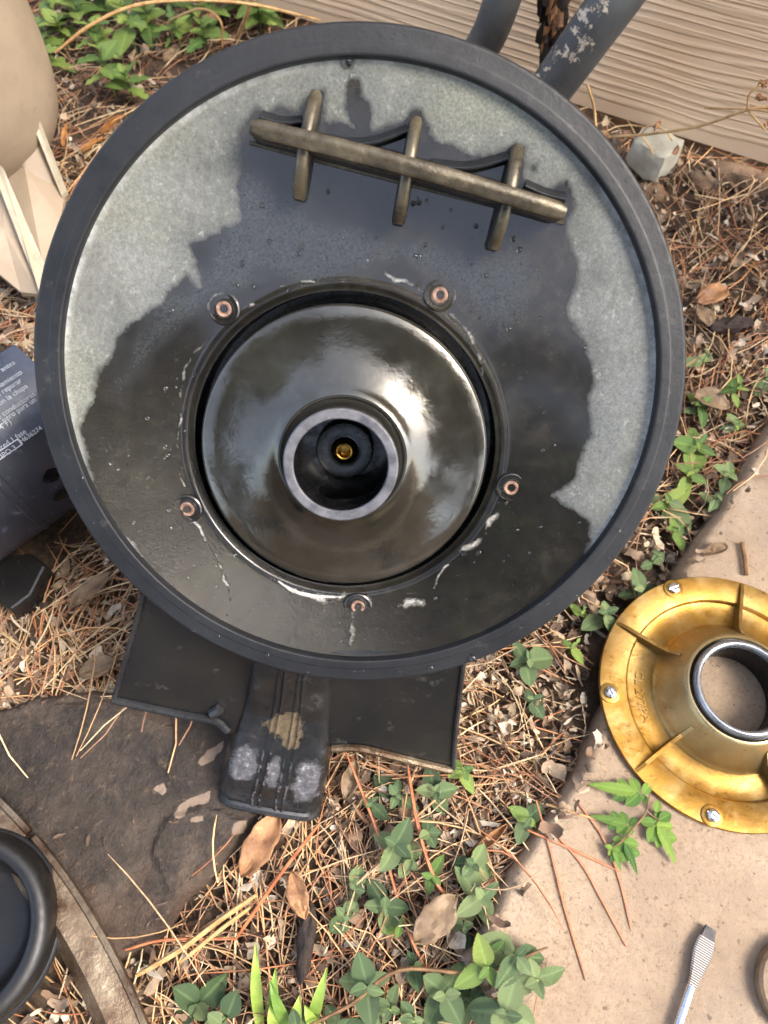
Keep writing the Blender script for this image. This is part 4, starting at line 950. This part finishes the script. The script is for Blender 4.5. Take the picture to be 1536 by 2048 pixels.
def curls(n, name):
    V = []; F = []; C = []
    for (x, y, on1, on2, dd, px, py) in sample(n):
        mud = on2 and 90 < px < 420 and py > 1640 and rng.random() < .12
        if (on1 or on2) and dd > .008 and not mud: continue
        if (on1 or on2) and not mud and rng.random() < .6: continue
        ty = rng.random(); hgt = rng.uniform(0, .009); sz = rng.uniform(.0016, .005) if ty < .55 else rng.uniform(.004, .0095); a = rng.uniform(0, 6.28); asp = rng.uniform(.25, .8) if ty < .75 else rng.uniform(.06, .2); curl = rng.uniform(.5, 4.0)*(1 if rng.random() < .5 else -1)
        base = (ST if on1 else DK if on2 else gz(x, y))+hgt
        R = _rot(a, rng.normal(0, .6), rng.normal(0, .6)); o = len(V); nu, nv = 5, 2
        for i in range(nu+1):
            for j in range(nv+1):
                u = (i/nu-.5)*2; w = (j/nv-.5)*2*asp*(1-.45*abs(u)**3)*rng.uniform(.45, 1.25); u += rng.normal(0, .07); th = u*curl*.5
                p = A([math.sin(th)/(curl*.5)*sz, w*sz*.8, (1-math.cos(th))/(curl*.5)*sz+.25*sz*w*w+rng.normal(0, .06)*sz])
                q = R@p; V.append((x+q[0], y+q[1], max(base+q[2]+sz*.3, -.01)))
        F += [(o+i*(nv+1)+j, o+(i+1)*(nv+1)+j, o+(i+1)*(nv+1)+j+1, o+i*(nv+1)+j+1) for i in range(nu) for j in range(nv)]
        dark = px < 760 and py > 1500
        if on2:
            for q_ in range(o, len(V)): V[q_] = (x+(V[q_][0]-x)*.45, y+(V[q_][1]-y)*.45, DK+.001+(V[q_][2]-DK)*.3)
        co = LT[rng.integers(len(LT))] if not (on2 or dark and rng.random() < .6) else LT[rng.choice([3, 4, 7])]; g = rng.uniform(.5, 1.12); C += [[q*g for q in co]]*((nu+1)*(nv+1))
    me = mkmesh(name, V, F, M['litter']); setattr_c(me, 'tint', A(C)); o = bpy.data.objects.new(name, me); link(o); stuff(o); return o
def _rot(a, b, c):
    ca, sa, cb_, sb, cc_, sc_ = math.cos(a), math.sin(a), math.cos(b), math.sin(b), math.cos(c), math.sin(c)
    return A([[ca, -sa, 0], [sa, ca, 0], [0, 0, 1]])@A([[cb_, 0, sb], [0, 1, 0], [-sb, 0, cb_]])@A([[1, 0, 0], [0, cc_, -sc_], [0, sc_, cc_]])
o = curls(36000, 'dry_litter'); tag(o, 'pale curled flakes, chips and crumbs of dry leaf covering the soil', 'leaf litter')
o = needles(8500, 'pine_straw'); tag(o, 'rusty and straw coloured pine needles scattered over the soil', 'pine needles')

# individual long needles, stalks
def needle(pts, r, lab, mat='twig', name='pine_needle', cat='pine needle', grp=None, zs=None):
    P = [G(x, y, (z if zs is None else zs[i])) for i, (x, y, z) in enumerate(pts)]
    S = spline(P, 20); n = len(S); o = obj(name, tube(S, [r*(.5+.5*min(1, 6*min(k, n-1-k)/n+.25)) for k in range(n)], 6), M[mat]); return tag(o, lab, cat, grp)
M['nred'] = simple('red_brown_needle', lin((150, 84, 52)), lin((190, 124, 82)), 150, .45, .0001)
g_ = 'long pine needles lying across the tan slab'
needle([(1072, 1600, ST+.003), (1100, 1700, ST+.0012), (1130, 1820, ST+.001), (1172, 1962, ST+.001)], .0007, 'longest red-brown needle on the tan slab, left of the others', 'nred', grp=g_)
needle([(1098, 1655, ST+.001), (1160, 1725, ST+.001), (1200, 1795, ST+.001), (1252, 1893, ST+.001)], .0006, 'red-brown needle in the middle of the tan slab ending in a dark tip', 'nred', grp=g_)
needle([(1152, 1600, ST+.001), (1205, 1675, ST+.001), (1238, 1760, ST+.001), (1262, 1860, ST+.001)], .0006, 'red-brown needle passing closest to the fern leaf on the tan slab', 'nred', grp=g_)
needle([(1092, 1608, ST+.002), (1170, 1632, ST+.001), (1250, 1650, ST+.001)], .0008, 'straw coloured needle touching the fern leaflets', 'twig', grp=g_)
needle([(1055, 1660, ST+.001), (1150, 1702, ST+.001), (1242, 1744, ST+.001)], .0008, 'straw needle crossing the other needles below the fern', 'nred', grp=g_)
g2_ = 'long dry stalks over the dark soil'
needle([(272, 1952, .014), (360, 1900, .016), (440, 1840, .012), (515, 1788, .008)], .0015, 'yellow straw stalk over the dark soil, left of a paler one', 'twig', 'dry_stalk', 'stalk', g2_)
needle([(360, 1925, .012), (440, 1860, .014), (500, 1815, .008)], .0012, 'shorter yellow stalk just right of the long straw stalk', 'twig', 'dry_stalk', 'stalk', g2_)
needle([(250, 1900, .014), (330, 1880, .014), (470, 1878, .01)], .0008, 'pinkish needle running level at the lower end of the dark slab', 'nred', grp='pine needles over the dark soil')
needle([(638, 1648, .018), (560, 1750, .014), (470, 1880, .006)], .0011, 'thick rust coloured needle bundle dropping from the pump foot', 'nred', 'needle_bundle', 'pine needle')
needle([(690, 1500, .02), (760, 1680, .012), (815, 1860, .01), (880, 1990, .006)], .0009, 'long rust needle running down through the green leaves', 'nred', grp='pine needles over the dark soil')
needle([(815, 1530, .02), (835, 1650, .02), (870, 1760, .016), (915, 1815, .01)], .0011, 'thick orange needle crossing the leafy plants under the pump', 'nred', grp='pine needles over the dark soil')
needle([(600, 2060, .02), (700, 2010, .02), (800, 1940, .024), (960, 1945, .026), (1095, 1895, .03)], .0010, 'long thin brown vine stem arching over the leaves onto the slab', 'vine', 'vine_stem', 'stem')
needle([(110, 105, .10), (190, 45, .12), (300, 5, .13), (480, 5, .12), (640, 40, .08)], .0014, 'long golden grass stalk arching along the top edge', 'twig', 'grass_stalk', 'stalk')
needle([(340, 40, .05), (400, 18, .07), (440, 40, .07), (445, 95, .04)], .0012, 'pale looped stalk above the pump rim', 'twig', 'grass_stalk', 'stalk')
needle([(55, 90, .1), (90, 150, .08), (130, 210, .03)], .0008, 'grey straight stem leaning from the tank to the ground', 'twig', 'grass_stalk', 'stalk')
needle([(505, -10, .08), (490, 40, .05), (472, 78, .02)], .0022, 'stout pale stem standing by the wall end', 'twig', 'grass_stalk', 'stalk')
# dry weed on the right
def wpts(P): return [W(x, y, o) for x, y, o in P]
wd_ = thing('dry_weed', 'dry straw coloured weed with small seed heads in front of the siding', 'weed', W(1216, 274, .1))
def st(P, r, nm='stem'): return obj(nm, tube(spline(wpts(P), 16), r, 6), M['twig'], wd_)
st([(1216, 274, .12), (1300, 268, .13), (1400, 252, .14), (1495, 220, .15), (1560, 212, .15)], .0010)
st([(1410, 216, .13), (1495, 219, .15), (1560, 226, .16)], .0007); st([(1495, 220, .15), (1498, 190, .16), (1520, 170, .16)], .0007); st([(1495, 220, .15), (1530, 260, .16)], .0007)
st([(1280, 268, .12), (1300, 295, .12), (1306, 308, .12)], .0006); st([(1282, 268, .13), (1300, 252, .13), (1330, 262, .13), (1345, 282, .13)], .0006); st([(1175, 170, .06), (1188, 215, .07), (1192, 262, .08)], .0013)
for x, y in [(1314, 250), (1352, 300), (1520, 195), (1526, 168), (1534, 246)]:
    obj('seed_head', lump(W(x, y, .13), .0022, x, (1.6, .8, 1.0), 6, 1.0, x), M['deadleaf'], wd_)
dv = thing('dried_vine', 'withered brown vine clinging to the siding between the two conduits', 'vine', W(1110, 95, .02))
obj('stem', tube(spline(wpts([(1100, -20, .02), (1108, 40, .02), (1125, 70, .03), (1110, 100, .02)]), 16), .0022, 6), M['vine'], dv)
for k in range(14):
    x, y = 1098+random.uniform(-8, 26), -5+k*8; obj('withered_leaf', lump(W(x, y, .03), .009, k*2.2, (.7, .5, 1.4), 6, .9, random.random()*3), M['bark' if k % 3 else 'deadleaf'], dv)

# ------------------------------------------------------------------ leaves
def leafmesh(name, wd=.62, base=.38, mat='leaf', lobes=0, fold=.22, droop=.25, serr=.05, seed=0):
    V = []; F = []; vein = []; nu, nv = 22, 10
    for i in range(nu+1):
        t = i/nu; w = (t/base)**.62 if t < base else 1
        w = math.sin(min(t/base, 1)*math.pi/2)**.6 if t < base else max(0, 1-((t-base)/(1-base))**1.9)**.9
        w = max(w, .012)*wd/2
        if lobes: w *= .45+.55*abs(math.sin(t*math.pi*lobes+.4))
        for j in range(nv+1):
            s = (j/nv-.5)*2; ww = w*(1+(serr*(1 if i % 2 else -1) if abs(s) > .9 else 0))
            lat = .010*math.cos((t-abs(s)*.16)*2*math.pi*6)*min(1, abs(s)*3)*(1-abs(s))
            V.append((t, s*ww, fold*(abs(s)**1.3)*w-droop*t*t*.6+.05*math.sin(t*5+seed)*s*w+lat)); vein.append(1.0 if j == nv//2 else 0)
    F = [(i*(nv+1)+j, (i+1)*(nv+1)+j, (i+1)*(nv+1)+j+1, i*(nv+1)+j+1) for i in range(nu) for j in range(nv)]
    me = mkmesh(name, V, F, M[mat]); setattr_f(me, 'vein', vein); return me
LM = {'a': leafmesh('leaf', wd=.66, mat='leaf'), 'b': leafmesh('leaf', wd=.8, base=.45, mat='leaf', fold=.35, seed=2), 'c': leafmesh('leaf', wd=.6, mat='leaf2', base=.34, seed=4), 'd': leafmesh('leaf', wd=.26, base=.3, mat='fern', serr=.16), 'f': leafmesh('leaf', wd=.7, base=.5, mat='fern'), 'e': leafmesh('leaf', wd=.55, mat='leaf2', lobes=3)}
def euler_from(R):
    from mathutils import Matrix
    return Matrix([list(r) for r in R]).to_euler()
def plant(px, py, size, nl, kind, lab, grp, h=.018, name='leafy_plant', cat='plant', a0=None, stemmat='leaf2'):
    onslab = polydist([G(px, py)[:2]], slA)[1][0]
    base = G(px, py, ST if onslab else .006); z0 = ST if onslab else gz(base[0], base[1]); loc = A([base[0], base[1], z0])
    size *= (.8 if name == 'leafy_plant' else 1); t = thing(name, lab, cat, loc, grp); a0 = random.uniform(0, 3) if a0 is None else a0
    st_ = tube([(loc+A([0, 0, -.002])), loc+A([.001, .001, h*.5]), loc+A([0, 0, h])], .0008, 6); obj('stem', st_, M[stemmat], t)
    for k in range(nl):
        lay = k//2; a = a0+(k % 2)*math.pi+lay*1.45+random.uniform(-.4, .4); s = size*mm*(1-.13*lay)*random.uniform(.65, 1.2)
        if nl > 2 and k >= nl-2: s *= .6
        up = .12+.16*lay+random.uniform(-.15, .15); me = LM[random.choice(kind)]
        o = bpy.data.objects.new('leaf', me); link(o, t); o.location = (0, 0, h*(.55+.45*lay/max(1, (nl-1)//2))); o.scale = (s, s*random.uniform(.8, 1.2), s*random.uniform(.5, 1.8))
        R = _rot(a, -up+random.uniform(-.15, .25), random.uniform(-.4, .4)); o.rotation_euler = euler_from(R)
    return t
PLG = [(792, 1592, 19, 6, 'a'), (868, 1588, 19, 6, 'a'), (790, 1690, 24, 6, 'ab'), (855, 1668, 16, 4, 'b'), (712, 1775, 15, 6, 'b'), (770, 1812, 20, 6, 'ab'), (800, 1848, 16, 4, 'c'), (862, 1752, 15, 4, 'c'), (940, 1728, 17, 6, 'b'), (955, 1792, 22, 6, 'a'),
       (1048, 1640, 18, 5, 'ac'), (735, 1965, 24, 6, 'a'), (828, 1930, 17, 6, 'b'), (885, 1978, 24, 6, 'ab'), (965, 1925, 27, 5, 'c'), (1022, 1905, 24, 5, 'a'), (1000, 2012, 22, 6, 'b'), (900, 2045, 20, 5, 'a'), (395, 2008, 21, 5, 'b'), (455, 2035, 18, 4, 'b'), (825, 2032, 18, 5, 'a'), (690, 1830, 14, 4, 'b'),
       (1050, 1330, 24, 6, 'ab'), (1140, 1300, 14, 4, 'c'), (1060, 1405, 14, 4, 'a'), (1200, 1240, 22, 6, 'a'), (1275, 1190, 21, 5, 'a'), (1160, 1232, 12, 4, 'c'), (1335, 1010, 30, 6, 'ac'), (1390, 900, 28, 6, 'c'), (1445, 965, 20, 5, 'ac'), (1395, 820, 24, 6, 'ac'), (1455, 800, 20, 6, 'c'), (1400, 730, 18, 4, 'a'), (1525, 765, 20, 4, 'a'), (1465, 862, 18, 5, 'ac'), (1352, 1060, 18, 5, 'c'), (1420, 1010, 18, 5, 'a'), (1375, 960, 20, 6, 'c'), (820, 1720, 18, 5, 'b'), (745, 1610, 14, 4, 'a'), (925, 1850, 17, 5, 'b'), (780, 2010, 18, 5, 'a'), (940, 2000, 18, 6, 'b'), (1060, 1950, 20, 5, 'a'), (1300, 1130, 15, 4, 'a'), (920, 1548, 17, 5, 'c'), (600, 2040, 20, 4, 'b'), (680, 2046, 20, 4, 'b')]
DESC = ['dark green ovate leaves', 'broad matt green leaves', 'small rounded green leaves', 'fresh green pointed leaves']
def near(px, py):
    if py >= 1950 and 500 < px < 1000: return 'along the bottom edge of the frame'
    if py < 1080: s = 'right of the pump rim'
    elif py < 1440: s = 'between the pump and the gold plate'
    elif px < 500: s = 'beside the clamp band'
    elif px < 900: s = 'below the pump bracket'
    elif px < 1080 and py < 1850: s = 'left of the tan slab edge'
    else: s = 'at the lower corner of the tan slab'
    return s
cnt = {}
ordw = ['first', 'second', 'third', 'fourth', 'fifth', 'sixth', 'seventh', 'eighth', 'ninth', 'tenth', 'eleventh', 'twelfth', 'thirteenth', 'fourteenth', 'fifteenth', 'sixteenth', 'seventeenth', 'eighteenth', 'nineteenth', 'twentieth', 'twenty-first', 'twenty-second', 'twenty-third', 'twenty-fourth']
for (x, y, s, n, k) in sorted(PLG, key=lambda q: q[1]):
    w = near(x, y); cnt[w] = cnt.get(w, 0)+1
    plant(x, y, s, n, k, '%s leafy plant from the top %s' % (ordw[cnt[w]-1], w), 'low leafy plants in the litter', h=random.uniform(.018, .032))
# weeds at the top left
TL = [(130, 90), (185, 20), (270, 95), (330, 75), (395, 120), (480, 70), (345, 35), (280, 40), (215, 60), (160, 130), (100, 200), (440, 100)][:2] + [(270, 95), (395, 60), (480, 45)] + [(110, 40), (170, 70), (235, 25), (300, 60), (360, 95), (430, 60), (455, 15), (520, 55), (90, 95), (150, 5), (330, 10), (205, 110), (385, 10), (230, 190), (265, 200), (90, 135), (560, 20), (415, 105)]
cc_ = 0
for i, (x, y) in enumerate(sorted(TL)):
    plant(x, y, random.uniform(26, 42), 10, 'ec' if i % 3 else 'c', '%s lobed green weed from the left behind the pump, near the top edge' % ordw[i], 'green weeds along the top edge', h=random.uniform(.03, .06), name='weed', cat='weed')
# lime grass tuft
gt = thing('grass_tuft', 'bright lime green grass blades at the bottom edge', 'grass', G(580, 2060, 0))
for x0, y0, x1, y1, z1 in [(520, 2050, 512, 1888, .03), (548, 2060, 552, 1935, .03), (585, 2070, 540, 1960, .035), (620, 2060, 655, 1935, .035), (560, 2070, 540, 2010, .02), (590, 2060, 600, 1990, .02), (640, 2060, 610, 2010, .02)]:
    a, b = G(x0, y0, .0), G(x1, y1, z1); s = unit(np.cross(b-a, EZ)); V = []
    for k in range(9):
        t = k/8; p = a+(b-a)*t+EZ*.006*math.sin(math.pi*t); w = .0032*(1-t**3)*(.7+.3*math.sin(math.pi*t))+.0003
        V += [p-s*w+EZ*.0008, p, p+s*w+EZ*.0008]
    o = obj('blade', (V, [(3*k+j, 3*k+3+j, 3*k+4+j, 3*k+1+j) for k in range(8) for j in range(2)]), M['lime'], gt); setattr_f(o.data, 'vein', [0]*len(V))
# fern leaf on the slab
fr = thing('fern_sprig', 'green sprig of toothed compound leaves lying on the tan slab beside the gold plate', 'fern', G(1262, 1650, ST))
S = [G(x, y, z) for x, y, z in [(1300, 1590, ST+.006), (1290, 1628, ST+.008), (1262, 1660, ST+.008), (1240, 1685, ST+.006), (1222, 1695, ST+.004)]]
obj('stem', tube(spline(S, 14), .0006, 6), M['vine'], fr)
obj('stem', tube(spline([G(1292, 1620, ST+.007), G(1305, 1632, ST+.006), G(1318, 1640, ST+.006)], 8), .0005, 6), M['vine'], fr)
def lay(parent, a, b, kind, zz):
    a, b = G(a[0], a[1], zz), G(b[0], b[1], zz); d = b-a; L = np.linalg.norm(d); o = bpy.data.objects.new('leaflet', LM[kind]); link(o, parent)
    o.location = tuple(a-ORG[parent.name]); o.scale = (L, L, L); o.rotation_euler = euler_from(_rot(math.atan2(d[1], d[0]), random.uniform(-.08, .04), random.uniform(-.2, .2)))
def rotv(v, a): return A([v[0]*math.cos(a)-v[1]*math.sin(a), v[0]*math.sin(a)+v[1]*math.cos(a)])
for ax, ay, bx, by in [(1290, 1588, 1178, 1568), (1262, 1652, 1182, 1630), (1244, 1676, 1278, 1750), (1224, 1692, 1244, 1744), (1308, 1640, 1356, 1730)]:
    a = A([ax, ay], float); d = A([bx, by], float)-a; lay(fr, a+d*.15, a+d, 'd', ST+.006)
    for ang, l, t in ((.95, .34, .12), (-.95, .36, .1), (.8, .30, .32), (-.85, .30, .34), (2.1, .26, .05), (-2.1, .24, .05)):
        q = a+d*t; lay(fr, q, q+rotv(d, ang)*l*random.uniform(.85, 1.15), 'f', ST+.005)
lay(fr, (1318, 1640), (1344, 1626), 'f', ST+.006); lay(fr, (1312, 1625), (1318, 1600), 'f', ST+.006)
# dead leaves
def dead(px, py, L, wd, rot, curl, mat, lab, z=.012, name='dead_leaf', tilt=0):
    c = G(px, py, z); V = []; nu, nv = 12, 6; R = _rot(rot, tilt, .1)
    for i in range(nu+1):
        t = i/nu; w = wd/2*math.sin(math.pi*t)**.7*(1+.25*nz(t*5, px*.13, 1, 4))+.0004
        for j in range(nv+1):
            s = (j/nv-.5)*2; th = s*curl; x = (t-.5)*L; yy = w*(math.sin(th)/curl if abs(curl) > .05 else s); zz = w*(1-math.cos(th))/max(abs(curl), .05)+.0024*nz(t*4, s*2, 1, px)+.0006*nz(t*14, s*7, 1, px)+.0007*abs(s)**.5-.12*x*x/L
            q = R@A([x, yy, zz]); V.append(c+q)
    F = [(i*(nv+1)+j, (i+1)*(nv+1)+j, (i+1)*(nv+1)+j+1, i*(nv+1)+j+1) for i in range(nu) for j in range(nv)]
    o = obj(name, (V, F), M[mat]); s = o.modifiers.new('s', 'SOLIDIFY'); s.thickness = .0004; return tag(o, lab, 'leaf')
dead(520, 1690, .040, .019, 1.05, .9, 'deadleaf', 'mottled tan and brown dead leaf below the pump foot', .012)
dead(597, 1790, .026, .013, -1.2, .7, 'deadleaf', 'reddish brown dead leaf among the stalks below the foot', .016)
dead(872, 1838, .034, .018, .75, .4, 'deadtan', 'broad tan dead leaf lying under the green plants', .021)
dead(975, 1680, .030, .012, .6, 2.2, 'deadleaf', 'orange-brown rolled dead leaf near the slab edge', .012)
dead(1425, 590, .034, .020, .5, .5, 'deadleaf', 'round brown dead leaf lying in the litter right of the rim', .014)
dead(1408, 632, .022, .016, 1.8, .6, 'deadtan', 'small pale dead leaf just below the round brown one', .014)
dead(1422, 800, .030, .018, -.5, .8, 'deadtan', 'smooth tan dead leaf among green plants right of the rim', .016)
dead(1430, 1100, .020, .012, .3, 1.6, 'deadtan', 'curled papery leaf on the upper edge of the tan slab', ST+.003)
dead(180, 1180, .036, .012, .8, .8, 'deadtan', 'pinkish tan dead leaf in the needles left of the bracket', .014)
dead(195, 1335, .026, .015, .4, .9, 'deadtan', 'curled grey-tan leaf beside the bracket corner', .012)
dead(700, 1560, .024, .014, 1.3, 1.5, 'deadtan', 'papery tan leaf under the right bracket wing', .012)
dead(1345, 1215, .018, .012, 2.3, 1.2, 'deadtan', 'crumpled pale leaf above the gold plate', .014)
dead(420, 40, .020, .012, .2, 1.0, 'deadleaf', 'orange-brown leaf among the weeds at the top', .03)
dead(340, 110, .022, .010, 1.2, .8, 'deadtan', 'bright yellowish leaf close above the pump rim', .03)
OL = [(150, 330), (185, 290), (210, 355), (240, 310), (130, 270), (270, 270), (165, 390), (300, 215), (225, 250), (345, 165)]
for k, (x, y) in enumerate(OL):
    dead(x, y, random.uniform(.018, .030), random.uniform(.006, .011), random.uniform(0, 3.1), random.uniform(1.2, 2.6), 'deadorange' if k % 3 else 'deadtan', 'curled %s dead leaf, %s from the left of those between the tank and the rim' % ('tan' if k % 3 == 0 else 'orange-brown', ordw[sorted(OL).index((x, y))]), .02, tilt=random.uniform(-.5, .5))
tag(obj('bark_chip', lump(G(612, 1880, .008), .010, 2, (.5, 1.7, .4), 10, .4, -.1), M['bark']), 'blackish bark chip in the soil below the foot', 'bark')
tag(obj('bark_chip', lump(G(1460, 650, .010), .012, 5, (1.5, .6, .5), 10, .6, .2), M['bark']), 'dark bark chip in the litter right of the pump', 'bark')
tag(obj('twig', tube([G(1484, 1085, ST+.003), G(1490, 1120, ST+.003), G(1492, 1150, ST+.003)], .0016, 7), M['vine']), 'short brown twig on the slab above the gold plate', 'twig')

# ------------------------------------------------------------------ trees behind the photographer (mirrored in the wet plastic)
_u, _v, _w = FP(545, 385); _p = PL(_u, _v, _w); _n = unit(np.cross(PL(_u+1, _v, face_w(_u+1, _v))-_p, PL(_u, _v+1, face_w(_u, _v+1))-_p)); _d = unit(_p-C0); GAPS = [(_p, unit(_d-2*(_d@_n)*_n), math.radians(7))]  # crown leaves left out along this mirrored ray so sky reflects in the plate
def tree(x, y, h, r, seed, lab):
    t = thing('tree', lab, 'tree', (x, y, 0), 'trees across the patio behind the camera'); R = random.Random(seed)
    obj('trunk', tube([A([x, y, -.1]), A([x+.1, y, h*.3]), A([x, y+.1, h*.62]), A([x+.1, y, h*.9])], [.22, .18, .12, .03], 10), M['bark'], t)
    V = []; F = []
    cl = [(A([R.gauss(0, r*.5), R.gauss(0, r*.4), h*R.uniform(.34 if y > -5 else .2, .95)]), R.uniform(.25, .5)*r) for _ in range(34)]
    for k in range(6500):
        c, q = cl[R.randrange(len(cl))]; p = c+A([R.gauss(0, 1), R.gauss(0, 1), R.gauss(0, .8)])*q*.5+A([x, y, 0]); s = R.uniform(.08, .2)
        if any(unit(p-g0)@gd > math.cos(ga*(1+.4*nz(p[0], p[2], 1.5))) for g0, gd, ga in GAPS): continue
        a = unit([R.gauss(0, 1), R.gauss(0, 1), R.gauss(0, 1)]); b = unit(np.cross(a, [R.random(), R.random(), 1])); o = len(V)
        V += [p-a*s, p+b*s*.5, p+a*s, p-b*s*.5]; F.append((o, o+1, o+2, o+3))
    o = obj('crown', (V, F), M['leaf'], t, smooth=False)
for k, (x, y, h, r, lab) in enumerate([(-4.6, -6.4, 7.0, 1.6, 'left tree of the row across the patio'), (-1.0, -7.0, 9.0, 1.9, 'second tree from the left across the patio'), (1.6, -6.4, 9.5, 2.0, 'third tree from the left across the patio'), (4.9, -6.6, 8.4, 2.0, 'right tree of the row across the patio'), (-1.9, -3.4, 7.6, 1.5, 'near left tree, added to cover the sky mirrored in the impeller'), (.5, -3.9, 8.6, 1.5, 'near middle tree, added to cover the sky mirrored in the impeller'), (2.7, -3.6, 7.8, 1.3, 'near right tree, added to cover the sky mirrored in the impeller')]):  # last three are unseen, added close by to block sky in the impeller reflection
    tree(x, y, h, r, k, lab)
